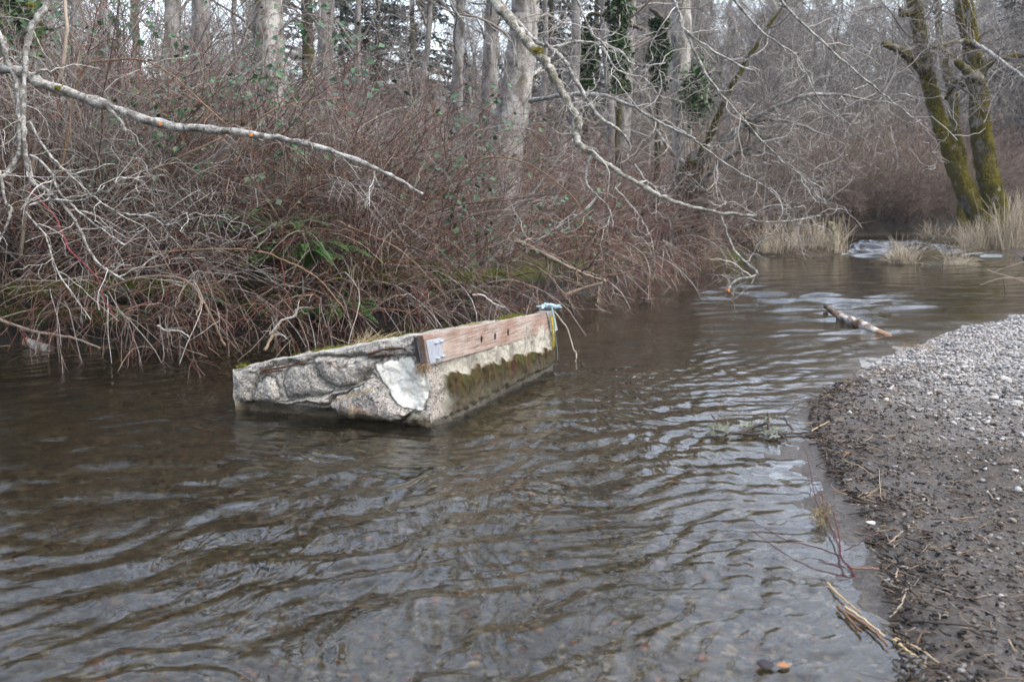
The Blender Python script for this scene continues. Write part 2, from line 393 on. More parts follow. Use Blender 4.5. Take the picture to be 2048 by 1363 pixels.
wo = mesh('water', np.vstack([Vw, low]), [Fw, np.stack([top_ + j_, nv_ + j_, nv_ + k_, top_ + k_], -1), j_[None][:, ::-1], (nv_ + j_)[None]], m_water()); wo['kind'] = 'structure'

# ------------------------------------------------------------------ concrete block
def m_conc():
    a = NT('old_concrete'); p = a.pos(); at = a.attr(); sp = a.n('SeparateXYZ', Vector=p)
    agg = a.vor(p, 75., 'Distance'); agc = a.n('SeparateColor', Color=a.vor(p, 75., 'Color')).outputs[0]
    pit = a.ramp(a.noise(p, 85, 4, .75), [(.54, 0.), (.64, 1.)])
    pa_ = a.n('Attribute', attribute_name='Pit').outputs['Fac']; c = a.mix(pa_, at, a.mix(1., at, a.ramp(agc, [(0., .7), (.5, 1.0), (1., 1.25)]), 'MULTIPLY'))
    c = a.mix(a.math('MULTIPLY', pit, a.n('Attribute', attribute_name='Pit').outputs['Fac']), c, (.035, .033, .03))
    big = a.ramp(a.noise(p, 6, 5, .65), [(.3, .7), (.7, 1.2)])
    c = a.mix(1., c, big, 'MULTIPLY')
    h = a.math('ADD', a.math('MULTIPLY', agg, -.35), a.math('MULTIPLY', pit, -.6))
    h = a.math('ADD', a.math('MULTIPLY', h, pa_), a.math('MULTIPLY', a.noise(p, 22, 5, .7), .5))
    a.bump(h, .016, .9)
    return a.out(c, .9)
def quadgrid(c00, c10, c11, c01, nu, nv):
    u, v = np.meshgrid(np.linspace(0, 1, nu), np.linspace(0, 1, nv)); u = u[..., None]; v = v[..., None]
    P = (1-u)*(1-v)*c00 + u*(1-v)*c10 + u*v*c11 + (1-u)*v*c01
    i = np.arange(nv - 1)[:, None] * nu; j = np.arange(nu - 1)[None]
    F = np.stack([i + j, i + j + 1, i + nu + j + 1, i + nu + j], -1).reshape(-1, 4)
    return P, F, u[..., 0], v[..., 0]
def rough3(P, amp=.012, f=9):
    d = np.stack([fbm(P[..., 0] * f + k * 17, P[..., 1] * f, P[..., 2] * f, o=4, s=80 + k) for k in range(3)], -1)
    return P + d * amp
ZX, ZY = 440, 590; ZS = 2.7676
def Zp(l): return [(ZX + x / ZS, ZY + y / ZS) for x, y in l]
STONES = [
 (Zp([(60,428),(118,388),(235,366),(300,350),(296,395),(232,425),(208,470),(185,505),(163,555),(163,602),(98,592),(74,545)]), .045),
 (Zp([(258,442),(302,456),(322,515),(328,570),(292,604),(205,602),(176,566),(193,505)]), .06),
 (Zp([(345,450),(385,398),(470,378),(528,384),(543,448),(588,500),(622,530),(600,548),(480,562),(370,570),(345,520)]), .05),
 (Zp([(522,352),(600,332),(800,338),(884,348),(850,402),(792,458),(722,503),(642,514),(592,490),(556,450),(532,402)]), .06),
 (Zp([(604,582),(720,522),(838,432),(900,482),(940,560),(1050,652),(972,712),(730,704),(640,660),(604,622)]), .085),
 (Zp([(328,592),(480,570),(600,548),(720,508),(800,470),(840,428),(870,450),(760,512),(640,560),(604,582),(600,604),(450,600),(318,606)]), .075),
 (Zp([(300,345),(380,330),(380,372),(360,392),(300,405)]), .03),
 (Zp([(384,345),(520,300),(760,262),(880,235),(1085,226),(1085,330),(960,350),(884,345),(800,335),(600,328),(520,348),(470,372),(392,385)]), .045),
 (Zp([(1215,392),(1300,380),(1300,760),(1150,748),(985,712),(1062,652),(1124,640),(1172,492)]), .05),
]
WHITE = Zp([(848,386),(930,362),(1052,346),(1092,398),(1212,394),(1172,492),(1122,640),(1054,638),(950,562),(900,474)])
LEDGE = Zp([(605,588),(720,540),(875,498),(872,518),(760,552),(640,592)])
nF = nrm(np.cross(FRb - FLb, np.array([0, 0, 1.])))     # outward normal of the broken end
if nF[1] > 0: nF = -nF
nR = nrm(np.cross(BRb - FRb, np.array([0, 0, 1.])));  nR = nR if nR[0] > 0 else -nR
nT = nrm(np.cross(FRt - FLt, BLt - FLt));  nT = nT if nT[2] > 0 else -nT
mb = MB(); pits = []
P, Fq, u, v = quadgrid(FLb, FRb, FRt, FLt, 330, 230)
qx, qy = proj(P)
jx = qx + 2.5 * vnoise(qx / 9, qy / 9, s=90); jy = qy + 2.5 * vnoise(qx / 9 + 50, qy / 9, s=91)
dall = np.minimum.reduce([polydist(jx, jy, q_, True) for q_, _ in STONES]); h = -.010 - .024 * np.exp(-dall / 1.3)
for poly, amp in STONES:
    ins = inside(jx, jy, poly); d = polydist(jx, jy, poly, True)
    h = np.where(ins, -.03 + amp * (1 - np.exp(-d / 5.5)) + .012 * np.exp(-d / 1.5) * 0, h)
wi = inside(jx, jy, WHITE); wd = polydist(jx, jy, WHITE, True)
h = np.where(~wi & (wd < 5), np.maximum(h, -.012), h); h = np.where(wi, -.004 - .014 * sstep(0, 26, wd) + .005 * fbm(qx / 14, qy / 14, s=92), h)
under = P[..., 2] < (.075 + .02 * vnoise(P[..., 0] * 9, P[..., 1] * 9, s=93)) 
lowmask = np.zeros(qx.shape, bool)
for poly, _ in STONES[4:5] + STONES[8:9] + STONES[0:1]: lowmask |= inside(jx, jy, poly)
h = np.where((P[..., 2] < .07) & ~lowmask & ~wi, -.05, h)
h += .010 * fbm(P[..., 0] * 16, P[..., 1] * 16, P[..., 2] * 16, o=4, s=94)
edge = np.minimum.reduce([sstep(0, .03, u), sstep(0, .02, 1 - u), sstep(0, .04, 1 - v)])
P = P + nF * (h * edge)[..., None]
col = np.ones(qx.shape + (3,)) * np.array([.375, .36, .33])
lowst = np.where(h < -.022, .4, 0.)[..., None]
col = col * (1 - lowst) + np.array([.20, .19, .13]) * lowst
led = inside(qx, qy, LEDGE)[..., None]; col = np.where(led, np.array([.36, .30, .22]), col)
st = np.exp(-(((qx - 715) / 55) ** 2 + ((qy - 822) / 18) ** 2)) * np.clip(.5 + fbm(qx / 10, qy / 10, s=95), 0, 1)
col = col * (1 - .7 * st[..., None]) + np.array([.30, .14, .05]) * .7 * st[..., None]
for bx, by, br in ((665, 724, 5), (680, 731, 4), (650, 735, 3), (693, 727, 4)):
    k = np.exp(-(((qx - bx) / br) ** 2 + ((qy - by) / br) ** 2))[..., None]; col = col * (1 - .7 * k) + np.array([.22, .09, .03]) * .7 * k
col = np.where((wi & (wd > .8))[..., None], np.array([.92, .92, .84]) * (.90 + .14 * vnoise(qx / 22, qy / 22, s=96))[..., None], col)
ms = (np.exp(-(((qx - 833) / 10) ** 2 + ((qy - 832) / 9) ** 2)) * np.clip(.6 + .8 * fbm(qx / 4, qy / 4, s=97), 0, 1))[..., None]
col = col * (1 - ms) + np.array([.20, .19, .03]) * ms
wet = sstep(.10, .04, P[..., 2] + .03 * fbm(P[..., 0] * 6, P[..., 1] * 6, s=98))[..., None]
col = col * (1 - wet) + np.array([.085, .072, .05]) * wet
pit = np.where(wi & (wd > 1.), .06, .85) * (1 - wet[..., 0] * .5)
V = rough3(P).reshape(-1, 3); mb.add(V, [Fq], col.reshape(-1, 3)); pits.append(pit.ravel())
# flank facing the open water
P, Fq, u, v = quadgrid(FRb, BRb, BRt, FRt, 420, 150)
mt = .30 + (.166 - .30) * u + .024 * vnoise(u * 26, v * 0, s=100) + .014 * vnoise(u * 70, v * 0, s=101) + .012
zz = P[..., 2]
mt = mt + .02; mossy = sstep(0, .012, mt - zz) * sstep(.03, .06, zz + .02 * vnoise(u * 40, v * 5, s=102)) * sstep(.05, .11, u + .04 * vnoise(u * 3, v * 9, s=103))
ridge = .55 + .45 * vnoise(u * 55, zz * 5, s=104) + .35 * vnoise(u * 25, zz * 3, s=105)
h = mossy * (.012 + .026 * np.clip(ridge, 0, 1.4)) + .006 * fbm(u * 60, zz * 25, s=106)
h *= np.minimum(sstep(0, .012, u), sstep(0, .01, 1 - u))
P = P + nR * h[..., None]
cream = np.array([.32, .305, .26]); col = np.ones(u.shape + (3,)) * cream
streak = sstep(.15, .75, vnoise(u * 46, zz * 2.0, s=107) + .35 * vnoise(u * 120, zz * 4, s=108))[..., None]
col = col * (1 - .62 * streak) + np.array([.12, .11, .09]) * .62 * streak
drk = np.exp(-((zz - (FRt[2] - .20 + (BRt[2] - FRt[2]) * u)) / .02) ** 2)[..., None]
rawc = sstep(.10, .05, u + .03 * vnoise(u * 2, zz * 9, s=109))[..., None]
col = col * (1 - rawc) + np.array([.33, .30, .27]) * rawc
hue = vnoise(u * 30, zz * 4, s=110)[..., None]; hue2 = vnoise(u * 75, zz * 9, s=111)[..., None]
mc = np.array([.062, .043, .009]) + hue * np.array([.022, .010, .001]) + hue2 * np.array([.022, .018, .0])
mc = np.where(hue > .55, np.array([.055, .022, .009]), mc); mc = np.where(hue < -.55, np.array([.06, .06, .012]), mc)
m_ = mossy[..., None] * np.clip(1.35 + .5 * vnoise(u * 90, zz * 40, s=112), 0, 1)[..., None]
col = col * (1 - m_) + np.clip(mc * .62, .006, 1) * m_
wet = sstep(.22, .11, zz + .05 * u + .035 * vnoise(u * 22, zz * 6, s=113))[..., None] * sstep(.05, .10, u)[..., None]; wet = wet * np.clip(1 - .55 * m_, .3, 1)
wet = np.maximum(wet, sstep(.06, .03, zz)[..., None])
col = col * (1 - wet) + np.array([.07, .066, .052]) * wet
V = rough3(P).reshape(-1, 3); mb.add(V, [Fq], col.reshape(-1, 3)); pits.append((rawc[..., 0] * .8 + .12).ravel())
# top, hidden flank, hidden end
P, Fq, u, v = quadgrid(FLt, FRt, BRt, BLt, 130, 180)
h = .012 * fbm(P[..., 0] * 7, P[..., 1] * 7, s=114) * np.minimum.reduce([sstep(0, .04, u), sstep(0, .04, 1 - u), sstep(0, .04, v), sstep(0, .04, 1 - v)])
P = P + nT * h[..., None]
col = np.ones(u.shape + (3,)) * np.array([.36, .345, .31])
mo = sstep(.15, .5, fbm(P[..., 0] * 3, P[..., 1] * 3, s=115))[..., None] * sstep(.25, .45, v)[..., None]
col = col * (1 - .8 * mo) + np.array([.17, .155, .04]) * .8 * mo
mb.add(rough3(P).reshape(-1, 3), [Fq], col.reshape(-1, 3)); pits.append(np.full(u.size, .5))
for q in ((BLb, FLb, FLt, BLt), (BRb, BLb, BLt, BRt)):
    P, Fq, u, v = quadgrid(*q, 60, 40); mb.add(rough3(P).reshape(-1, 3), [Fq], np.ones((u.size, 3)) * np.array([.25, .24, .21])); pits.append(np.full(u.size, .5))
ctr = np.array([(FRb[0] + BLb[0]) / 2, (FRb[1] + BLb[1]) / 2, 0])
abut = thing('concrete_block', 'tilted broken concrete and boulder block with a bolted timber, standing in the creek', 'concrete block')
body = mb.build('masonry', m_conc(), abut)
pa = body.data.attributes.new('Pit', 'FLOAT', 'POINT'); pa.data.foreach_set('value', np.concatenate(pits).astype(np.float32))
def face_pt(x, y, off=0.):          # a point of the broken end's plane seen at that spot
    d = px(x, y, 5.) - np.array([0, 0, CAMZ]); q = FRt + nF * off
    t = np.dot(q - np.array([0, 0, CAMZ]), nF) / np.dot(d, nF)
    return np.array([0, 0, CAMZ]) + t * d
def side_pt(x, y, off=0.):
    d = px(x, y, 5.) - np.array([0, 0, CAMZ]); q = FRt + nR * off
    t = np.dot(q - np.array([0, 0, CAMZ]), nR) / np.dot(d, nR)
    return np.array([0, 0, CAMZ]) + t * d
def m_rust():
    a = NT('rusty_steel'); p = a.pos(); a.bump(a.noise(p, 120, 4), .01, 1)
    return a.out(a.ramp(a.noise(p, 40, 4), [(.3, (.035, .018, .012)), (.6, (.11, .05, .026)), (.8, (.22, .13, .085))]), .85)
M_RUST = m_rust()
for pts, r in (([(523, 741), (560, 735), (605, 726), (612, 729)], .010), ([(520, 746), (548, 742), (566, 740)], .009),
               ([(738, 707), (772, 698), (805, 696), (812, 700)], .013), ([(737, 713), (760, 711), (786, 709)], .010)):
    q = [face_pt(*k, .018) for k in pts]
    V, Fa, _, _ = limb(q, r * .7, r * .5, 6, 5, .001); mesh('rebar', V, Fa, M_RUST, None, abut)
# timber, its end post, bracket and bolts
def hexa(c, name, mat, parent, bev=.004, seg=2):
    bm = bmesh.new(); vs = [bm.verts.new(p) for p in c]
    for f in ((0,1,2,3), (7,6,5,4), (0,4,5,1), (1,5,6,2), (2,6,7,3), (3,7,4,0)): bm.faces.new([vs[i] for i in f])
    bmesh.ops.recalc_face_normals(bm, faces=bm.faces)
    if bev: bmesh.ops.bevel(bm, geom=bm.edges[:], offset=bev, segments=seg, profile=.7, affect='EDGES')
    me = bpy.data.meshes.new(name); bm.to_mesh(me); bm.free(); me.materials.append(mat)
    o = bpy.data.objects.new(name, me); COL.objects.link(o); o.parent = parent; return o
def slab(a, b, c, d, n, t):  # outer quad a,b,c,d, pushed back along -n by t
    return [a, b, c, d] + [p - n * t for p in (a, b, c, d)]
def m_wood(name, red, pale, sc=1.):
    ex = nrm(BRt - FRt); a = NT(name); p = a.pos()
    mp = a.n('Mapping', Vector=p); mp.inputs['Rotation'].default_value = (0, 0, -math.atan2(ex[1], ex[0])); 
    v = a._mul(mp.outputs[0], (.8, 15, 15))
    g1 = a.noise(v, 5, 5, .65, .3); g2 = a.noise(p, 3.2, 5, .7)
    c = a.mix(a.ramp(g2, [(.38, 0.), (.62, 1.)]), red, pale)
    c = a.mix(1., c, a.ramp(g1, [(.32, .42), (.5, .95), (.72, 1.2)]), 'MULTIPLY')
    c = a.mix(a.ramp(a.noise(p, 16, 5, .7), [(.60, 0.), (.72, .55)]), c, (.42, .40, .38))
    c = a.mix(a.ramp(a.noise(v, 9, 3, .5), [(.66, 0.), (.74, .7)]), c, tuple(x * .3 for x in red))
    a.bump(g1, .006, .6); return a.out(c, .75)
M_BEAM = m_wood('weathered_red_timber', (.25, .165, .13), (.34, .285, .25)); M_GREY = m_wood('grey_timber', (.26, .25, .24), (.36, .35, .34)); M_POST = m_wood('rotten_timber', (.05, .042, .034), (.11, .095, .08))
OFF = .05
A_, B_, C_, D_ = side_pt(857, 731, OFF), side_pt(1101, 664, OFF), side_pt(1092, 625, OFF), side_pt(846, 671, OFF)
beam = hexa(slab(A_, B_, C_, D_, nR, .046), 'timber_beam', M_BEAM, abut, .006)
A2, B2, C2, D2 = side_pt(1102.5, 664, OFF), side_pt(1116, 660.5, OFF), side_pt(1108, 620.5, OFF), side_pt(1093.5, 624.5, OFF)
hexa(slab(A2, B2, C2, D2, nR, .1), 'end_board', M_GREY, abut, .005)
a_ = face_pt(833, 729, .05); b_ = face_pt(854, 731, .05); c_ = face_pt(846, 674, .05); d_ = face_pt(827, 674, .05)
hexa(slab(a_, b_, c_, d_, nF, .12), 'rotten_post_end', M_POST, abut, .006)
def m_steel():
    a = NT('galvanised_steel'); p = a.pos(); a.b.inputs['Metallic'].default_value = .55
    return a.out(a.ramp(a.noise(p, 25, 5, .7), [(.3, (.34, .37, .42)), (.7, (.52, .55, .61))]), .5)
M_STEEL = m_steel()
O2 = OFF + .008
br = hexa(slab(side_pt(861, 727.5, O2), side_pt(887, 719, O2), side_pt(882, 676, O2), side_pt(853, 681, O2), nR, .0075), 'steel_bracket', M_STEEL, beam, .002, 1)
e1, e2 = side_pt(861, 727.5, O2), side_pt(853, 681, O2); ex = nrm(BRt - FRt)
hexa([e1 - ex * .006, e1, e2, e2 - ex * .006] + [q - nR * .07 for q in (e1 - ex * .006, e1, e2, e2 - ex * .006)], 'bracket_flange', M_STEEL, br, .0015, 1)
def boltm(c, n, r=.013, hgt=.016):
    up = np.array([0, 0, 1.]); s = nrm(np.cross(up, n)); t = np.cross(n, s); bm = bmesh.new()
    def ring(rr, z, k, ph=0.): return [bm.verts.new(c + n * z + (s * math.cos(i * 2 * math.pi / k + ph) + t * math.sin(i * 2 * math.pi / k + ph)) * rr) for i in range(k)]
    def loft(a, b):
        for i in range(len(a)): bm.faces.new((a[i], a[(i+1) % len(a)], b[(i+1) % len(b)], b[i]))
    w0, w1 = ring(r * 1.6, 0, 18), ring(r * 1.6, .003, 18); loft(w0, w1); bm.faces.new(w1)
    h0, h1, h2 = ring(r, .003, 6), ring(r, hgt * .8, 6), ring(r * .8, hgt, 6); loft(h0, h1); loft(h1, h2); bm.faces.new(h2)
    s0, s1 = ring(r * .45, hgt, 10), ring(r * .45, hgt + .010, 10); loft(s0, s1); bm.faces.new(s1)
    bmesh.ops.recalc_face_normals(bm, faces=bm.faces)
    me = bpy.data.meshes.new('bolt'); bm.to_mesh(me); bm.free(); me.materials.append(M_STEEL); o = bpy.data.objects.new('bolt', me); COL.objects.link(o); o.parent = br
for q in ((871, 685), (881, 682), (874, 716), (884, 711.5)): boltm(side_pt(*q, O2), nR)
M_HOLE = m_attr('painted_hole_shade', .9, .3, 60)  # near-black colour on shallow ovals stands in for the shade inside holes
for q in ((963, 678), (990, 672), (1016, 664)):
    c = side_pt(*q, OFF); mbh = MB()
    th = np.arange(20) * 2 * math.pi / 20; ex = nrm(B_ - A_); up = np.array([0, 0, 1.])
    ring = lambda a, b, z: c + nR * z + ex * (np.cos(th) * a)[:, None] + up * (np.sin(th) * b + np.cos(th) * a * -.05)[:, None]
    r0, r1, r2 = ring(.017, .029, .0005), ring(.013, .024, .003), ring(.011, .021, .001)
    j = np.arange(20); k = (j + 1) % 20; mbh.add(np.vstack([r0, r1, r2]), [np.stack([j, k, k + 20, j + 20], -1), np.stack([j + 20, k + 20, k + 40, j + 40], -1), (np.arange(20) + 40)[None]], (.014, .011, .009))
    mbh.build('painted_bolt_hole', M_HOLE, beam)
# moss cushions on the top
def fuzz(C, n, L, colr, g, name, mat, parent, r=.0016, spread=1., nrmv=None, k=4):
    i = g.integers(0, len(C), n); D = g.normal(size=(n, 3)) * spread + (np.array([0, 0, 1.]) if nrmv is None else nrmv[i])
    P = grow(C[i] + g.normal(size=(n, 3)) * .003, D, L * g.uniform(.5, 1.3, n), k, .5, .3, g)
    cc = np.array(colr[0]) + (np.array(colr[1]) - np.array(colr[0])) * g.uniform(size=(n, 1))
    V, Fa, cl = tubes(P, taper(n, k, np.full(n, r), np.full(n, r * .4)), 3, cc, g)
    return mesh(name, V, Fa, mat, cl, parent)
g = np.random.default_rng(21)
def top_pt(u, v): return (1-u)*(1-v)*FLt + u*(1-v)*FRt + u*v*BRt + (1-u)*v*BLt
def cushion(u0, v0, su, sv, n, name='moss_cushion'):
    C = np.array([top_pt(u0 + g.normal() * su, v0 + g.normal() * sv) for _ in range(60)])
    fuzz(C, n, .035, ((.06, .07, .01), (.20, .22, .03)), g, name, M_STRAW, abut, .0022, .7)
cushion(.28, .26, .06, .05, 900); cushion(.44, .36, .05, .04, 600); cushion(.55, .42, .03, .05, 400); cushion(.03, .03, .01, .01, 70)
cushion(.97, .62, .006, .03, 300); cushion(.96, .72, .006, .04, 300)
C = np.array([side_pt(1075 + g.normal() * 6, 736 + g.normal() * 5, .03) for _ in range(50)])
fuzz(C, 700, .03, ((.03, .06, .008), (.12, .17, .02)), g, 'moss_cushion', M_STRAW, abut, .002, .8)
# hanging tuft of roots below the post
C = np.array([face_pt(846 + g.normal() * 6, 729 + g.normal() * 2, .075) for _ in range(30)])
t = fuzz(C, 160, .07, ((.16, .10, .05), (.42, .33, .22)), g, 'root_tuft', M_STRAW, abut, .0016, .5, np.tile(np.array([0, -.4, -.9]), (30, 1)), 5)
# dead grass lying on the block
C = np.array([top_pt(.40 + g.normal() * .05, .33 + g.normal() * .06) for _ in range(40)])
D = np.tile(np.array([.6, .1, .22]), (40, 1))
tag(fuzz(C, 170, .17, ((.25, .18, .10), (.55, .46, .31)), g, 'dead_grass', M_STRAW, None, .0026, .5, D, 6), 'heap of bleached dead grass caught on top of the concrete block', 'dead grass')
for o in (bpy.data.objects['dead_grass'],): pass
# rope knotted round the far end of the timber
def m_rope(name, c):
    a = NT(name); p = a.pos(); a.bump(a.noise(p, 220, 2), .005, 1)
    return a.out(a.mix(a.noise(p, 60, 3), tuple(x * .7 for x in c), c), .7)
M_BLUE = m_rope('pale_blue_rope', (.42, .58, .66)); M_YEL = m_rope('yellow_rope', (.50, .42, .06)); M_CORD = m_rope('pale_cord', (.55, .53, .45))
rope = thing('mooring_rope', 'pale blue rope knotted round the far end of the timber, with frayed yellow tail', 'rope')
kn = MB(); kc = side_pt(1097, 613, .0)
for i in range(7):
    q = [kc + np.array([g.normal() * .055, g.normal() * .03, g.normal() * .013 + .0]) for _ in range(5)]
    V, Fa, _, _ = limb(q, .008, .008, 6, 6, .0005, g); kn.add(V, Fa)
V, Fa, _, _ = limb([side_pt(1083, 617, .03), side_pt(1090, 610, .04), side_pt(1104, 609, .05), side_pt(1112, 612, .05)], .011, .011, 6, 6, .001, g); kn.add(V, Fa)
kn.build('knot', M_BLUE, rope)
dr = MB()
V, Fa, _, _ = limb([side_pt(1103, 612, .07), side_pt(1106, 630, .075), side_pt(1109, 648, .075), side_pt(1110, 664, .07)], .009, .007, 6, 6, .001, g); dr.add(V, Fa)
V, Fa, _, _ = limb([side_pt(1110, 660, .075), side_pt(1114, 690, .07), side_pt(1116, 720, .06)], .0025, .002, 5, 6, .001, g); dr.add(V, Fa); dr.build('blue_strand', M_BLUE, rope)
yl = MB()
for i in range(10):
    dx = g.normal() * 3
    V, Fa, _, _ = limb([side_pt(1103 + g.normal(), 632, .08), side_pt(1106 + g.normal() * 1.2, 655, .08), side_pt(1107 + dx * .5, 675, .08 + g.normal() * .01), side_pt(1107 + dx * 1.6, 704 - abs(dx) * 3, .075)], .0045, .003, 5, 5, .002, g); yl.add(V, Fa)
yl.build('yellow_strand', M_YEL, rope)
V, Fa, _, _ = limb([side_pt(1107, 620, .07), side_pt(1120, 637, .08), side_pt(1134, 656, .1), side_pt(1142, 680, .12), side_pt(1147, 698, .14), side_pt(1152, 704, .14), side_pt(1153, 712, .15), side_pt(1150, 730, .15)], .007, .005, 6, 6, .001, g)
tag(mesh('cord', V, Fa, M_CORD), 'pale cord trailing from the timber end down to the water', 'cord')
# ------------------------------------------------------------------ shrubs (thicket)
PAL = {
 'red': np.array([[.12, .042, .038], [.15, .062, .050], [.13, .078, .058], [.18, .125, .095], [.28, .24, .20], [.13, .072, .056]]),
 'tan': np.array([[.15, .10, .065], [.19, .14, .10], [.12, .075, .05], [.25, .21, .17], [.09, .06, .045], [.10, .045, .035]]),
 'grey': np.array([[.23, .215, .20], [.29, .275, .26], [.19, .17, .155], [.36, .35, .335], [.17, .145, .125], [.25, .225, .20]]),
 'maroon': np.array([[.11, .05, .05], [.14, .07, .065], [.15, .09, .085], [.18, .13, .12], [.11, .06, .06], [.13, .08, .075]]),
 'willow': np.array([[.17, .115, .088], [.20, .15, .115], [.15, .10, .075], [.24, .20, .16], [.20, .175, .145], [.16, .12, .09]]),
 'pale': np.array([[.42, .41, .38], [.34, .33, .30], [.48, .47, .45], [.28, .26, .23], [.38, .37, .32], [.25, .22, .19]]),
}
def pick(pal, n, g, lo=0, hi=6): return PAL[pal][g.integers(lo, hi, n)] * g.uniform(.75, 1.25, (n, 1))
def shrub_proto(name, seed, pal, nst, h, spread, lean, droop, nb, ntw, rs=1., base_r=.35, twigpal=None):
    g = np.random.default_rng(seed); tp = twigpal or pal
    a = g.uniform(0, 6.28, nst); rr = base_r * np.sqrt(g.uniform(size=nst))
    P0 = np.stack([rr * np.cos(a), rr * np.sin(a), np.full(nst, -.12)], -1)
    D0 = np.stack([np.cos(a) * spread, np.sin(a) * spread, np.ones(nst)], -1) + g.normal(size=(nst, 3)) * .3 + np.array(lean)
    L = h * g.uniform(.65, 1.25, nst); k = 12
    P = grow(P0, D0, L, k, droop, .35, g); rad = taper(nst, k, g.uniform(.006, .012, nst) * rs, np.full(nst, .0025 * rs))
    tw = MB(); V, F1, c1 = tubes(P, rad, 4, pick(pal, nst, g, 2), g); tw.add(V, F1, c1)
    p, T, r, t, _ = sub(P, rad, nb, .3, .98, g)
    L2 = h * g.uniform(.18, .5, nb) * (1.15 - t * .5)
    P2 = grow(p, T + perp(T, g) * g.uniform(.5, 1.3, (nb, 1)) + np.array([0, 0, .15]), L2, 7, droop * .6, .35, g)
    r2 = taper(nb, 7, np.minimum(r * .75, .005 * rs), np.full(nb, .0016 * rs))
    V, Fa, c = tubes(P2, r2, 3, pick(tp, nb, g), g); tw.add(V, Fa, c)
    p, T, r, t, _ = sub(P2, r2, ntw, .1, .98, g)
    P3 = grow(p, T + perp(T, g) * g.uniform(.6, 1.4, (ntw, 1)), h * g.uniform(.06, .2, ntw), 5, droop * .3, .3, g)
    V, Fa, c = tubes(P3, taper(ntw, 5, np.full(ntw, .0024 * rs), np.full(ntw, .0012 * rs)), 3, pick(tp, ntw, g), g); tw.add(V, Fa, c)
    return tw.build(name, MT)
def kill(root):
    for c in list(root.children): bpy.data.objects.remove(c)
    bpy.data.objects.remove(root)
TREED = 1.0
g = np.random.default_rng(3)
zg = lambda x, y: float(H(np.array([x]), np.array([y]))[0])
UPR = [shrub_proto('dogwood_shrub', 100 + i, 'red' if i % 2 else 'tan', 22, 2.5, .45, (0, 0, 0), .7, 150, 560, 1.1, twigpal=('red', 'red', 'tan', 'grey')[i]) for i in range(4)]
ARC = [shrub_proto('dogwood_shrub', 120 + i, 'grey' if i % 2 else 'tan', 16, 2.5, .45, (.55, -.75, -.1), 1.9, 85, 230, 1.3, twigpal='red') for i in range(4)]
GRY = [shrub_proto('grey_shrub', 140 + i, 'grey', 18, 2.6, .4, (0, 0, 0), .5, 130, 450, 1.25) for i in range(2)]
FRE = [shrub_proto('willow_shrub', 150 + i, 'willow' if i else 'maroon', 30, 2.0, .75, (0, 0, 0), .35, 260, 1300, 1.5, .7) for i in range(3)]
def put(protos, x, y, label, cat, group=None, rz=None, sc=None, sink=.0):
    o = protos[g.integers(len(protos))]; z = float(H(np.array([x]), np.array([y]))[0])
    r = dup(o, (x, y, max(z, -.05) - sink), g.uniform(0, 6.28) if rz is None else rz, g.uniform(.8, 1.15) if sc is None else sc)
    tag(r, label, cat, group); return r
# front rank, arching out over the water
front = [(-5.4, 10.3, 'arching dogwood at the foot of the pale lichen branches, its stems trailing in the water'),
 (-4.5, 10.35, 'arching dogwood beside the big mossy bank, bowed low across the dark water'),
 (-3.7, 10.5, 'dogwood with long bowed canes beside the floating cut branch'),
 (-2.9, 10.6, 'red twigged dogwood leaning out behind the low corner of the concrete block'),
 (-2.3, 11.0, 'dogwood arching towards the dead grass on the concrete block'),
 (-1.7, 11.5, 'dogwood behind the middle of the concrete block, canes hanging to the waterline'),
 (-1.1, 12.1, 'bowed dogwood above the green mossy log behind the timber'),
 (-.5, 13.2, 'dogwood with tangled brown canes behind the rope knot'),
 (.2, 14.1, 'dogwood overhanging the broken pale branch near the rope'),
 (1.0, 15.4, 'dogwood dipping into the creek under the bare alder limb'),
 (1.7, 16.6, 'dogwood on the bank below the alder limb where the shore bends'),
 (2.6, 19.0, 'dogwood at the bend of the bank below the mossy tree'),
 (3.4, 20.6, 'last arching dogwood before the mossy tree at the water')]
for x, y, lb in front:
    put(ARC, x, y, lb, 'shrub', 'dogwoods along the waterline', g.uniform(-.5, .5), g.uniform(.75, 1.))
n = 0
GL = 'dogwoods of the bank thicket'
while n < 105:
    y = 10.4 + 12.5 * g.uniform() ** 1.3; x = g.uniform(-.56 * y, .24 * y)
    dl = polydist(np.array([x]), np.array([y]), LEFT)[0]
    if inside(np.array([x]), np.array([y]), WATER)[0] or dl < .35: continue
    if polydist(np.array([x]), np.array([y]), RIGHT)[0] < dl: continue
    sx = 1024 + FPX * x / y
    if n % 7 == 6: put(GRY, x, y, 'bare grey twiggy shrub standing among the red dogwoods of the bank thicket', 'shrub', 'grey shrubs of the bank thicket')
    else: put(UPR[2:] if sx < 620 and n % 3 else [UPR[0], UPR[1], UPR[1]], x, y, 'bare red brown dogwood in the dense thicket behind the concrete block', 'shrub', GL, sc=g.uniform(.75, 1.15) * (1.3 if sx < 420 else 1.05 if sx < 1000 else .85))
    n += 1
n = 0
while n < 26:
    y = g.uniform(15, 25); x = y * (g.uniform(-150, 1150) - 1024) / FPX
    if polydist(np.array([x]), np.array([y]), LEFT)[0] < 3.5: continue
    put(GRY if n % 3 else UPR[2:3], x, y, 'tall grey brown brush at the back of the bank thicket among the pale trunks', 'shrub', 'brush at the back of the thicket', sc=g.uniform(1.2, 1.75)); n += 1
n = 0
